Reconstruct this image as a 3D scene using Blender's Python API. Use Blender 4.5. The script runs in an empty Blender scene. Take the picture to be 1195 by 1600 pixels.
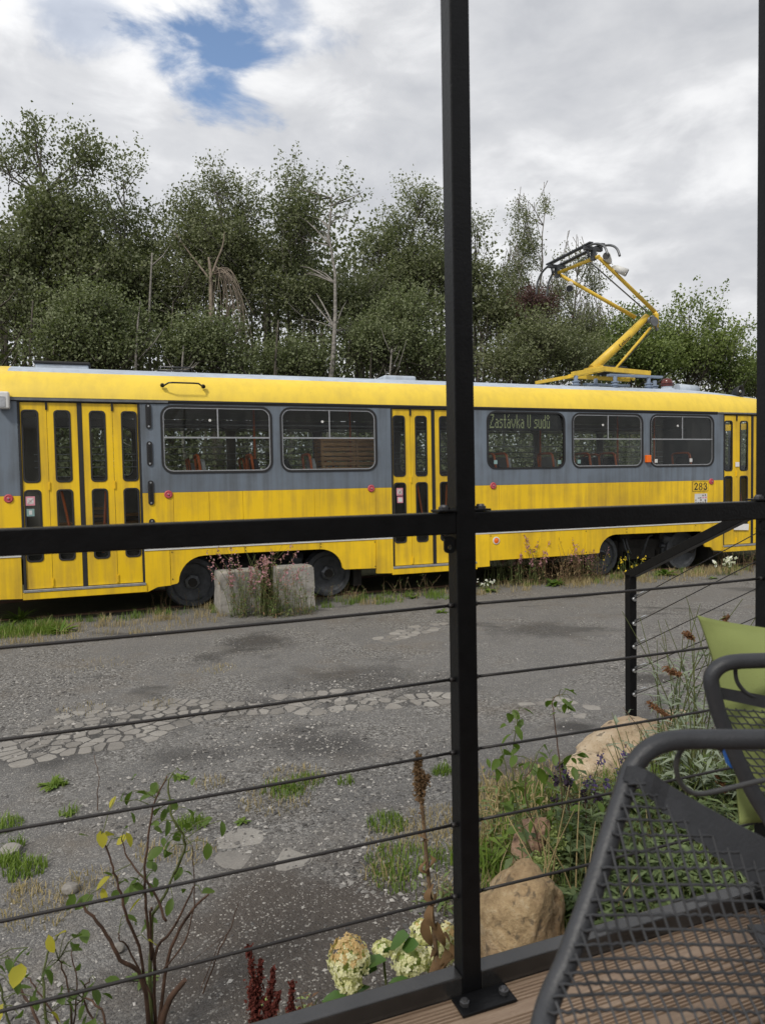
import bpy, bmesh, math, random
import numpy as np
from mathutils import Vector, Matrix, noise
from mathutils.geometry import tessellate_polygon
rad = math.radians
S = bpy.context.scene
COL = S.collection

# ------------------------------------------------------------------ camera
CAMH, PITCH, ROLL, FPX = 1.68, .0451, .0185, 1108.
Fw = Vector((0, math.cos(PITCH), -math.sin(PITCH)))
R0 = Vector((1, 0, 0)); U0 = Vector((0, math.sin(PITCH), math.cos(PITCH)))
Rt = R0*math.cos(ROLL) - U0*math.sin(ROLL); Up = U0*math.cos(ROLL) + R0*math.sin(ROLL)
cam = bpy.data.cameras.new('camera'); co = bpy.data.objects.new('camera', cam); COL.objects.link(co)
co.matrix_world = Matrix(((Rt.x, Up.x, -Fw.x, 0), (Rt.y, Up.y, -Fw.y, 0), (Rt.z, Up.z, -Fw.z, CAMH), (0, 0, 0, 1)))
cam.sensor_fit = 'VERTICAL'; cam.sensor_height = 36; cam.lens = FPX/1600*36; cam.clip_start = .02; cam.clip_end = 2000
cam.dof.use_dof = True; cam.dof.focus_distance = 7.0; cam.dof.aperture_fstop = 9
S.camera = co

# ------------------------------------------------------------------ light
SUN_EL, SUN_AZ = rad(46), rad(-152)      # azimuth measured from +Y towards +X
sun = bpy.data.lights.new('sun', 'SUN'); sun.energy = 2.0; sun.angle = rad(9); sun.color = (1, .95, .87)
so = bpy.data.objects.new('sun', sun); COL.objects.link(so)
sd = Vector((math.sin(SUN_AZ)*math.cos(SUN_EL), math.cos(SUN_AZ)*math.cos(SUN_EL), math.sin(SUN_EL)))
so.rotation_euler = sd.to_track_quat('Z', 'Y').to_euler()
S.view_settings.view_transform = 'Standard'; S.view_settings.look = 'None'; S.view_settings.gamma = 1
S.view_settings.use_curve_mapping = False; S.view_settings.exposure = .26

W = bpy.data.worlds.new('World'); S.world = W; W.use_nodes = True
nt = W.node_tree; nt.nodes.clear()
def N(t, typ, **kw):
    n = t.nodes.new(typ)
    for k, v in kw.items():
        if k.startswith('i_'): n.inputs[k[2:].replace('_', ' ')].default_value = v
        else: setattr(n, k, v)
    return n
def math_n(t, op, a, b=None, c=None, clamp=False):
    n = t.nodes.new('ShaderNodeMath'); n.operation = op; n.use_clamp = clamp
    for i, v in enumerate((a, b, c)):
        if v is None: continue
        if isinstance(v, (int, float)): n.inputs[i].default_value = v
        else: t.links.new(v, n.inputs[i])
    return n.outputs[0]
def ramp(t, fac, stops, interp='LINEAR'):
    n = t.nodes.new('ShaderNodeValToRGB'); n.color_ramp.interpolation = interp
    e = n.color_ramp.elements
    while len(e) < len(stops): e.new(.5)
    for el, (p, c) in zip(e, stops):
        el.position = p; el.color = (c, c, c, 1) if isinstance(c, (int, float)) else (*c, 1)
    t.links.new(fac, n.inputs[0]); return n.outputs[0]
def mixc(t, fac, a, b, mode='MIX'):
    n = t.nodes.new('ShaderNodeMix'); n.data_type = 'RGBA'; n.blend_type = mode
    for i, v in ((0, fac), (6, a), (7, b)):
        if isinstance(v, (int, float)): n.inputs[i].default_value = v
        elif isinstance(v, tuple): n.inputs[i].default_value = (*v, 1)
        else: t.links.new(v, n.inputs[i])
    return n.outputs[2]
def pray(px, py):
    return (Fw + Rt*((px-597.5)/FPX) - Up*((py-800)/FPX))
tc = N(nt, 'ShaderNodeTexCoord'); Lk = nt.links.new
sky = N(nt, 'ShaderNodeTexSky', sky_type='NISHITA', sun_disc=False, sun_elevation=SUN_EL, sun_rotation=SUN_AZ)
def wnoise(scale, detail, rough, loc=(0, 0, 0), sc=(1, 1, 2.2), dist=.0):
    m = N(nt, 'ShaderNodeMapping'); m.inputs['Scale'].default_value = sc; m.inputs['Location'].default_value = loc
    Lk(tc.outputs['Generated'], m.inputs[0])
    n = N(nt, 'ShaderNodeTexNoise'); n.inputs['Scale'].default_value = scale; n.inputs['Detail'].default_value = detail
    n.inputs['Roughness'].default_value = rough; n.inputs['Distortion'].default_value = dist
    Lk(m.outputs[0], n.inputs['Vector']); return n.outputs['Fac']
n1 = wnoise(2.6, 9, .55, (3.1, .7, 1.3), dist=.25)
n2 = wnoise(7.5, 8, .55, (1.1, 5.7, .3), dist=.3)
n3 = wnoise(1.3, 3, .5, (7.1, 2.7, 4.3))
def blob(px, py, r0, r1, nz, amt):
    d = pray(px, py).normalized()
    vm = N(nt, 'ShaderNodeVectorMath', operation='DISTANCE'); vm.inputs[1].default_value = d
    nrm = N(nt, 'ShaderNodeVectorMath', operation='NORMALIZE'); Lk(tc.outputs['Generated'], nrm.inputs[0]); Lk(nrm.outputs[0], vm.inputs[0])
    a = math_n(nt, 'MULTIPLY_ADD', math_n(nt, 'SUBTRACT', nz, .5), amt, vm.outputs['Value'])
    mr = N(nt, 'ShaderNodeMapRange', interpolation_type='SMOOTHSTEP'); mr.inputs[1].default_value = r0; mr.inputs[2].default_value = r1
    mr.inputs[3].default_value = 1; mr.inputs[4].default_value = 0; Lk(a, mr.inputs[0]); return mr.outputs[0]
hole = math_n(nt, 'MAXIMUM', blob(338, 70, .015, .092, n2, .40), math_n(nt, 'MULTIPLY', blob(440, 5, .0, .06, n2, .25), .7))
hole = math_n(nt, 'MAXIMUM', hole, math_n(nt, 'MULTIPLY', blob(125, -14, .0, .06, n2, .3), .4))
wob = math_n(nt, 'MULTIPLY_ADD', math_n(nt, 'SUBTRACT', n2, .5), .75, n1)
shade = ramp(nt, wob, [(.3, (.52, .535, .57)), (.5, (.64, .65, .675)), (.66, (.84, .845, .86)), (.8, (.95, .95, .95))])
sx = N(nt, 'ShaderNodeSeparateXYZ'); Lk(tc.outputs['Generated'], sx.inputs[0])
side = math_n(nt, 'MULTIPLY_ADD', sx.outputs[0], -.19, .96)      # the cloud deck thickens to the right
side = math_n(nt, 'MULTIPLY', side, math_n(nt, 'MULTIPLY_ADD', n3, .34, .83))
cl = mixc(nt, 1, shade, (1, 1, 1), 'MULTIPLY')
vs = N(nt, 'ShaderNodeVectorMath', operation='SCALE'); Lk(cl, vs.inputs[0]); Lk(side, vs.inputs[3])
bg1 = N(nt, 'ShaderNodeBackground'); bg1.inputs[1].default_value = .15; Lk(sky.outputs[0], bg1.inputs[0])
bg2 = N(nt, 'ShaderNodeBackground'); bg2.inputs[1].default_value = .98; Lk(vs.outputs[0], bg2.inputs[0])
ms = N(nt, 'ShaderNodeMixShader'); Lk(hole, ms.inputs[0]); Lk(bg2.outputs[0], ms.inputs[1]); Lk(bg1.outputs[0], ms.inputs[2])
wo = N(nt, 'ShaderNodeOutputWorld'); Lk(ms.outputs[0], wo.inputs[0])

# ------------------------------------------------------------------ helpers
ALPHA = math.atan(FPX/2964)
ES = Vector((math.cos(ALPHA), math.sin(ALPHA), 0)); EN = Vector((-math.sin(ALPHA), math.cos(ALPHA), 0))
CAMP = Vector((0, 0, CAMH))
def at(px, py, Y):
    "point seen at (px, py) of the photograph, Y metres ahead"
    v = pray(px, py); return CAMP + v*(Y/v.y)
def gnd(px, py, z=0.):
    v = pray(px, py); return CAMP + v*((z-CAMH)/v.z)
def Yn(px, n):
    return n/(EN.y + EN.x*(px-597.5)/FPX)

class MB:
    def __init__(s): s.v = []; s.f = []; s.m = []; s.cur = 0; s.sm = []; s.smooth = False
    def add(s, vs, fs, smooth=None):
        b = len(s.v); s.v += [tuple(v) for v in vs]
        for f in fs: s.f.append(tuple(i+b for i in f)); s.m.append(s.cur); s.sm.append(s.smooth if smooth is None else smooth)
    def box(s, a, b, M=None):
        (x0, y0, z0), (x1, y1, z1) = a, b
        vs = [Vector(p) for p in ((x0,y0,z0),(x1,y0,z0),(x1,y1,z0),(x0,y1,z0),(x0,y0,z1),(x1,y0,z1),(x1,y1,z1),(x0,y1,z1))]
        if M: vs = [M @ v for v in vs]
        s.add(vs, [(0,3,2,1),(4,5,6,7),(0,1,5,4),(1,2,6,5),(2,3,7,6),(3,0,4,7)], False); return s
    def bar(s, p, q, w, h, up=(0, 0, 1)):
        p, q = Vector(p), Vector(q); d = (q-p).normalized(); u = Vector(up); x = d.cross(u).normalized(); u = x.cross(d)
        vs = [c + x*(a*w/2) + u*(b*h/2) for c in (p, q) for a, b in ((-1,-1),(1,-1),(1,1),(-1,1))]
        s.add(vs, [(0,1,2,3),(7,6,5,4),(0,4,5,1),(1,5,6,2),(2,6,7,3),(3,7,4,0)], False); return s
    def tube(s, pts, r, n=8, caps=True, smooth=True):
        pts = [Vector(p) for p in pts]; k = len(pts); rs = r if isinstance(r, (list, tuple)) else [r]*k
        ref = None; vs = []
        for i, p in enumerate(pts):
            d = (pts[min(i+1, k-1)] - pts[max(i-1, 0)])
            d = d.normalized() if d.length > 1e-9 else Vector((0, 0, 1))
            if ref is None: ref = d.orthogonal().normalized()
            ref = (ref - d*ref.dot(d)); ref = ref.normalized() if ref.length > 1e-6 else d.orthogonal().normalized()
            b = d.cross(ref)
            for j in range(n):
                a = 2*math.pi*j/n; vs.append(p + (ref*math.cos(a) + b*math.sin(a))*rs[i])
        fs = [(i*n+j, i*n+(j+1) % n, (i+1)*n+(j+1) % n, (i+1)*n+j) for i in range(k-1) for j in range(n)]
        s.add(vs, fs, smooth)
        if caps:
            b = len(s.v)-len(vs)
            for f in (tuple(b+j for j in range(n))[::-1], tuple(b+(k-1)*n+j for j in range(n))):
                s.f.append(f); s.m.append(s.cur); s.sm.append(False)
        return s
    def lathe(s, prof, c, axis, n=24, smooth=False):
        c = Vector(c); ax = Vector(axis).normalized(); a = ax.orthogonal().normalized(); b = ax.cross(a); vs = []
        for (r, h) in prof:
            for j in range(n):
                t = 2*math.pi*j/n; vs.append(c + ax*h + (a*math.cos(t)+b*math.sin(t))*r)
        s.add(vs, [(i*n+j, i*n+(j+1) % n, (i+1)*n+(j+1) % n, (i+1)*n+j) for i in range(len(prof)-1) for j in range(n)], smooth)
        return s
    def plate(s, outer, holes, to3, y0, y1):
        "2D outline with holes, extruded from y0 to y1; to3(u, v, y) -> point"
        loops = [outer] + holes; flat = [p for l in loops for p in l]
        tri = tessellate_polygon([[Vector((p[0], p[1], 0)) for p in l] for l in loops])
        m = len(flat); vs = [to3(u, v, y0) for u, v in flat] + [to3(u, v, y1) for u, v in flat]
        fs = [tuple(t) for t in tri] + [tuple(i+m for i in t[::-1]) for t in tri]; o = 0
        for l in loops:
            k = len(l)
            for i in range(k): a, b = o+i, o+(i+1) % k; fs.append((a, b, b+m, a+m))
            o += k
        s.add(vs, fs, False); return s
    def build(s, name, mats, parent=None, bevel=0, fix=True):
        me = bpy.data.meshes.new(name); me.from_pydata(s.v, [], s.f); me.update()
        for m in (mats if isinstance(mats, (list, tuple)) else [mats]): me.materials.append(m)
        me.polygons.foreach_set('material_index', s.m); me.polygons.foreach_set('use_smooth', s.sm)
        if fix and len(s.f) < 4000:
            b = bmesh.new(); b.from_mesh(me); bmesh.ops.recalc_face_normals(b, faces=b.faces); b.to_mesh(me); b.free()
        return link(name, me, parent, bevel)
def link(name, me, parent=None, bevel=0):
    o = bpy.data.objects.new(name, me); COL.objects.link(o)
    if parent: o.parent = parent
    if bevel:
        m = o.modifiers.new('bevel', 'BEVEL'); m.width = bevel; m.segments = 2; m.limit_method = 'ANGLE'; m.angle_limit = rad(40)
    return o
def tag(o, label, cat, group=None, kind=None):
    if label: o['label'] = label
    if cat: o['category'] = cat
    if group: o['group'] = group
    if kind: o['kind'] = kind
    return o
def empty(name, loc=(0, 0, 0), rz=0., label=None, cat=None, group=None):
    o = bpy.data.objects.new(name, None); COL.objects.link(o); o.location = loc; o.rotation_euler = (0, 0, rz); o.empty_display_size = .1
    return tag(o, label, cat, group)
def structure(o): o['kind'] = 'structure'; return o
def copy_tree(o, parent=None):
    c = o.copy(); COL.objects.link(c); c.parent = parent
    for ch in list(o.children): copy_tree(ch, c)
    return c
def np_mesh(name, V, F, mat):
    "F: (k, 3|4) array"
    me = bpy.data.meshes.new(name); k = F.shape[1]
    me.vertices.add(len(V)); me.vertices.foreach_set('co', np.asarray(V, np.float32).ravel())
    me.loops.add(F.size); me.loops.foreach_set('vertex_index', F.astype(np.int32).ravel())
    me.polygons.add(len(F)); me.polygons.foreach_set('loop_start', np.arange(0, F.size, k, dtype=np.int32))
    me.update(calc_edges=True); me.materials.append(mat); return me
def rrect(u0, u1, v0, v1, r, n=5):
    out = []
    for cx, cy, a0 in ((u1-r, v1-r, 0), (u0+r, v1-r, 90), (u0+r, v0+r, 180), (u1-r, v0+r, 270)):
        for i in range(n+1): a = rad(a0+90*i/n); out.append((cx+r*math.cos(a), cy+r*math.sin(a)))
    return out
def smooth_path(pts, n=6):
    pts = [Vector(p) for p in pts]; out = []
    for i in range(len(pts)-1):
        p0 = pts[max(i-1, 0)]; p1 = pts[i]; p2 = pts[i+1]; p3 = pts[min(i+2, len(pts)-1)]
        for k in range(n):
            t = k/n; out.append(.5*((2*p1)+(p2-p0)*t+(2*p0-5*p1+4*p2-p3)*t*t+(3*p1-p0-3*p2+p3)*t**3))
    out.append(pts[-1]); return out
def sstep(a, b, x):
    t = min(1, max(0, (x-a)/(b-a))); return t*t*(3-2*t)

# ------------------------------------------------------------------ materials
def new_mat(name):
    m = bpy.data.materials.new(name); m.use_nodes = True; t = m.node_tree
    return m, t, t.nodes['Principled BSDF']
def tnoise(t, scale, detail=4, sc=(1, 1, 1), rough=.5, coord='Object', dist=0.):
    c = t.nodes.new('ShaderNodeTexCoord'); m = t.nodes.new('ShaderNodeMapping'); m.inputs['Scale'].default_value = sc
    t.links.new(c.outputs[coord], m.inputs[0]); n = t.nodes.new('ShaderNodeTexNoise')
    n.inputs['Scale'].default_value = scale; n.inputs['Detail'].default_value = detail; n.inputs['Roughness'].default_value = rough
    n.inputs['Distortion'].default_value = dist; t.links.new(m.outputs[0], n.inputs['Vector']); return n.outputs['Fac']
def bump(t, b, h, dist, strength=1.):
    n = t.nodes.new('ShaderNodeBump'); n.inputs['Distance'].default_value = dist; n.inputs['Strength'].default_value = strength
    t.links.new(h, n.inputs['Height']); t.links.new(n.outputs[0], b.inputs['Normal'])
def mat(name, col, rough=.5, metal=0., var=.12, scale=6., bmp=0., bscale=60., spec=.5, sc=(1, 1, 1)):
    m, t, b = new_mat(name)
    n = tnoise(t, scale, 5, sc)
    lo = tuple(c*(1-var) for c in col); hi = tuple(min(1, c*(1+var)) for c in col)
    t.links.new(ramp(t, n, [(.3, lo), (.7, hi)]), b.inputs['Base Color'])
    b.inputs['Roughness'].default_value = rough; b.inputs['Metallic'].default_value = metal; b.inputs['Specular IOR Level'].default_value = spec
    if bmp: bump(t, b, tnoise(t, bscale, 4), bmp)
    return m
def paint(name, col, dirt=(.12, .09, .05), amount=.5, rough=.38, fade=.1, rust=.0):
    "old vehicle paint: rain streaks that run down, faded and rusty spots"
    m, t, b = new_mat(name)
    st = tnoise(t, 9, 6, (1, 1, .07), .6); st2 = tnoise(t, 40, 3, (1, 1, .05), .6); bl = tnoise(t, 1.3, 5, (1, 1, 1), .6)
    s1 = ramp(t, math_n(t, 'MULTIPLY_ADD', bl, .6, math_n(t, 'MULTIPLY', st, .7)), [(.58, 0.), (.86, 1.)])
    s2 = ramp(t, math_n(t, 'MULTIPLY_ADD', bl, .5, math_n(t, 'MULTIPLY', st2, .6)), [(.6, 0.), (.78, 1.)])
    f = math_n(t, 'MULTIPLY', math_n(t, 'MAXIMUM', s1, math_n(t, 'MULTIPLY', s2, .5)), amount)
    base = mixc(t, ramp(t, tnoise(t, .8, 4), [(.3, 0.), (.7, 1.)]), tuple(c*(1-fade) for c in col), tuple(min(1, c*(1+fade*.5)+.02*fade) for c in col))
    c = mixc(t, f, base, dirt)
    if rust:
        r = ramp(t, tnoise(t, 22, 8, (1, 1, .8), .7), [(.67, 0.), (.71, 1.)])
        c = mixc(t, math_n(t, 'MULTIPLY', r, rust), c, (.13, .055, .025))
    t.links.new(c, b.inputs['Base Color'])
    b.inputs['Roughness'].default_value = rough
    t.links.new(math_n(t, 'MULTIPLY_ADD', f, .4, rough), b.inputs['Roughness'])
    bump(t, b, tnoise(t, 2.2, 3), .012, .5)
    return m
def leafmat(name, a, b_, rough=.55, trans=.25):
    m, t, b = new_mat(name)
    g = t.nodes.new('ShaderNodeNewGeometry')
    r = g.outputs['Random Per Island']
    big = tnoise(t, .9, 3)
    f = math_n(t, 'MULTIPLY_ADD', r, .6, math_n(t, 'MULTIPLY', math_n(t, 'SUBTRACT', big, .3), 1.0), clamp=True)
    c = mixc(t, f, a, b_)
    t.links.new(c, b.inputs['Base Color']); b.inputs['Roughness'].default_value = rough; b.inputs['Specular IOR Level'].default_value = .35
    tr = t.nodes.new('ShaderNodeBsdfTranslucent'); t.links.new(mixc(t, 1, c, (1.3, 1.5, .7), 'MULTIPLY'), tr.inputs[0])
    mx = t.nodes.new('ShaderNodeMixShader'); mx.inputs[0].default_value = trans
    t.links.new(b.outputs[0], mx.inputs[1]); t.links.new(tr.outputs[0], mx.inputs[2])
    t.links.new(mx.outputs[0], t.nodes['Material Output'].inputs[0]); return m
def glassmat(name, tint=(.75, .78, .76), refl=1.45, dirt=.035):
    m, t, b = new_mat(name); t.nodes.remove(b)
    tr = t.nodes.new('ShaderNodeBsdfTransparent'); tr.inputs[0].default_value = (*tint, 1)
    gl = t.nodes.new('ShaderNodeBsdfGlossy'); gl.inputs['Roughness'].default_value = .03; gl.inputs[0].default_value = (.95, .95, .95, 1)
    df = t.nodes.new('ShaderNodeBsdfDiffuse'); df.inputs[0].default_value = (.35, .34, .31, 1)
    fr = t.nodes.new('ShaderNodeFresnel'); fr.inputs[0].default_value = refl
    m1 = t.nodes.new('ShaderNodeMixShader'); t.links.new(fr.outputs[0], m1.inputs[0]); t.links.new(tr.outputs[0], m1.inputs[1]); t.links.new(gl.outputs[0], m1.inputs[2])
    d = ramp(t, tnoise(t, 5, 6, (1, 1, .25), .65), [(.45, .25*dirt), (.8, 2*dirt)])
    m2 = t.nodes.new('ShaderNodeMixShader'); t.links.new(d, m2.inputs[0]); t.links.new(m1.outputs[0], m2.inputs[1]); t.links.new(df.outputs[0], m2.inputs[2])
    t.links.new(m2.outputs[0], t.nodes['Material Output'].inputs[0]); return m

YEL = (.86, .555, .010)
M = dict(
    yellow=paint('tram_yellow', YEL, (.24, .14, .035), .62, .38, .14, .05),
    yellow_low=paint('tram_yellow_skirt', YEL, (.20, .12, .03), .5, .4, .12, .55),
    yellow_roof=paint('tram_yellow_cove', (.84, .60, .06), (.30, .22, .08), .25, .45, .08, .25),
    grey=paint('tram_grey', (.150, .182, .222), (.06, .062, .062), .75, .42, .16, .1),
    roofgrey=paint('roof_grey', (.46, .52, .60), (.22, .22, .22), .5, .6, .15, .45),
    rubber=mat('rubber', (.014, .014, .015), .6), black=mat('black_gloss', (.012, .012, .013), .3),
    alu=mat('aluminium', (.45, .46, .47), .38, .8, .15, 20), white=mat('white_trim', (.62, .62, .60), .5, var=.1),
    interior=mat('interior_panel', (.20, .19, .175), .6), ceil=mat('interior_ceiling', (.30, .29, .27), .6),
    floor=mat('interior_floor', (.06, .055, .05), .8), under=mat('underframe', (.022, .020, .018), .85, var=.3, scale=12, bmp=.004, bscale=30),
    wheel=mat('wheel_steel', (.075, .08, .088), .62, .3, .3, 14, .002, 50), hub=mat('wheel_hub', (.19, .20, .215), .5, .4, .25, 20),
    orange=mat('orange_tube', (.78, .17, .04), .4), seat=mat('seat_grey', (.52, .53, .54), .55), redseat=mat('seat_fabric', (.05, .05, .07), .9),
    lampred=mat('reflector_red', (.45, .07, .09), .5), lamporange=mat('lamp_orange', (.85, .16, .01), .25),
    glass=glassmat('window_glass', (.86, .88, .87), 1.25), dglass=glassmat('door_glass', (.82, .84, .83), 1.25, .03),
    led=mat('sign_face', (.012, .013, .012), .45), panto=paint('pantograph_yellow', (.78, .52, .05), (.25, .16, .05), .4, .42, .1, .4),
    bluegrey=mat('insulator', (.20, .25, .33), .35), steel=mat('steel', (.16, .165, .17), .45, .6, .2, 12), redbrown=mat('lamp_dome', (.10, .02, .015), .25),
    paper=mat('paper', (.75, .74, .72), .7, var=.05), sticker=mat('sticker_white', (.6, .6, .58), .5), pink=mat('sticker_pink', (.6, .25, .3), .5),
    teal=mat('sticker_teal', (.22, .34, .33), .5), crate=mat('crate_wood', (.55, .30, .13), .75, var=.3, scale=9, bmp=.002, bscale=40, sc=(1, 1, 6)),
    concrete=mat('concrete', (.285, .27, .245), .92, var=.28, scale=7, bmp=.012, bscale=28),
    post=mat('black_steel', (.005, .0052, .006), .4, 0, .25, 30, .0008, 120, .22), beam=mat('worn_black_steel', (.020, .0195, .0195), .27, 0, .5, 9, .0006, 120, .85), cable=mat('cable', (.035, .033, .033), .5, .5),
    chair=mat('chair_metal', (.034, .036, .041), .5, 0, .12, 60, .0006, 300), rod=mat('chair_rod', (.07, .071, .072), .45, .3),
    chairm=mat('chair_mesh_metal', (.045, .047, .052), .55, 0, .1, 40),
    pillow=mat('pillow_fabric', (.225, .262, .095), .95, var=.10, scale=5, bmp=.0006, bscale=500, spec=.1),
    blue=mat('blue_cloth', (.02, .14, .52), .6), bolt=mat('bolt', (.09, .09, .095), .4, .7),
    bark=mat('bark', (.085, .075, .06), .95, var=.35, scale=8, bmp=.02, bscale=14), birch=mat('birch_bark', (.21, .195, .175), .9, var=.45, scale=7, bmp=.01, bscale=20, sc=(1, 1, 3)),
    deadwood=mat('dead_wood', (.22, .18, .14), .95, var=.3, scale=9), house=mat('house_render', (.32, .30, .27), .9, bmp=.004),
    cane=mat('cane', (.10, .055, .035), .75, var=.4, scale=25), canegreen=mat('green_cane', (.11, .13, .04), .7, var=.3, scale=25),
    drystem=mat('dry_stem', (.15, .098, .055), .95, var=.35, scale=60, bmp=.002, bscale=200), drystraw=mat('straw_stem', (.42, .33, .16), .85),
    roseleaf=leafmat('rose_leaf', (.045, .105, .022), (.16, .22, .035), .5, .3), yellowleaf=leafmat('yellow_leaf', (.42, .40, .03), (.50, .42, .05), .5, .35),
    leafA=leafmat('leaf_poplar', (.082, .102, .046), (.225, .243, .130)), leafB=leafmat('leaf_birch', (.084, .102, .046), (.230, .245, .132)),
    leafC=leafmat('leaf_cherry', (.085, .125, .032), (.22, .265, .085)), leafD=leafmat('leaf_bush', (.090, .114, .050), (.230, .255, .135)),
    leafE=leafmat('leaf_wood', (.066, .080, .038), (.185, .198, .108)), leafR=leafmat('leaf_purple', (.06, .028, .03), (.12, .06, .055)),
    grass=leafmat('grass_green', (.07, .14, .02), (.21, .28, .05), .6, .3), grassdry=leafmat('grass_dry', (.24, .19, .09), (.42, .34, .19), .8, .2),
    herb=leafmat('herb_leaf', (.075, .125, .035), (.22, .28, .10), .7, .25), herbred=leafmat('herb_red', (.16, .085, .05), (.30, .20, .12), .8, .2),
    pinkfl=leafmat('pink_flower', (.36, .16, .21), (.50, .30, .33), .8, .3), whitefl=leafmat('white_flower', (.75, .75, .68), (.85, .85, .8), .7, .2),
    yellowfl=leafmat('yellow_flower', (.7, .5, .02), (.8, .6, .05), .7, .2), hydleaf=leafmat('hydrangea_leaf', (.040, .095, .022), (.10, .18, .045), .45, .2),
    hydpet=leafmat('hydrangea_petal', (.68, .64, .38), (.86, .83, .62), .8, .3), hydtan=leafmat('hydrangea_tan', (.50, .33, .14), (.66, .50, .26), .8, .2),
    amaranth=leafmat('amaranth', (.065, .014, .011), (.17, .04, .028), .9, .15), deadleaf=leafmat('dead_leaf', (.12, .07, .035), (.24, .15, .08), .9, .2),
    lav=leafmat('lavender', (.06, .04, .12), (.12, .09, .2), .9, .1), lavdark=leafmat('lavender_dark', (.02, .014, .025), (.05, .035, .06), .9, .1),
    silver=leafmat('silver_leaf', (.17, .21, .14), (.30, .34, .25), .8, .15), sedum=leafmat('sedum', (.30, .38, .12), (.46, .52, .22), .8, .2),
    cover=leafmat('cover_leaf', (.045, .080, .028), (.23, .29, .125), .55, .25), budd=leafmat('buddleia_spike', (.15, .07, .03), (.24, .12, .06), .95, .1),
)

# ------------------------------------------------------------------ ground
def gz(x, y):
    z = .016*noise.noise((x*.55, y*.55, 3.)) + .010*noise.noise((x*1.7, y*1.7, 1.)) + .004*noise.noise((x*5, y*5, 1.))
    z += .17*math.exp(-((x-1.65)**2/.75 + (y-3.05)**2/1.1))
    return z
def axis(lo, hi, a, b, fine, far):
    xs = list(np.arange(a, b, fine)); st = fine; x = a
    while x > lo: st *= 1.35; x -= st; xs.insert(0, max(x, lo))
    x = xs[-1]; st = fine
    while x < hi: st *= 1.35; x += st; xs.append(min(x, hi))
    return xs
gx = axis(-600, 600, -5.5, 8., .075, 1); gy = axis(-300, 900, 1.6, 12.5, .075, 1)
GV = [(x, y, gz(x, y)) for y in gy for x in gx]; nx = len(gx)
GF = np.array([(j*nx+i, j*nx+i+1, (j+1)*nx+i+1, (j+1)*nx+i) for j in range(len(gy)-1) for i in range(nx-1)])
STAINS = []
for px_, py_, ax_, ay_, st_ in ((400, 1003, .45, .55, .75), (345, 1012, .16, .12, .45), (490, 1165, .50, .28, .7), (300, 1180, .35, .2, .55), (860, 985, .8, .5, .6), (930, 990, .35, .12, .4), (1015, 1062, .28, .20, .75), (1000, 1078, .18, .06, .45), (560, 1060, .9, .5, .55), (900, 1140, .18, .14, .8), (60, 1175, .5, .35, .6), (150, 1145, .5, .38, .6), (240, 1125, .5, .38, .6), (330, 1112, .45, .3, .6), (430, 1100, .4, .22, .6), (530, 1097, .4, .2, .6), (640, 1092, .4, .2, .6), (315, 1068, .13, .30, .4), (355, 1045, .30, .10, .35), (440, 1325, .30, .2, .35)):
    g_ = gnd(px_, py_); STAINS.append((g_.x, g_.y, ax_, ay_, st_))
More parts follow.
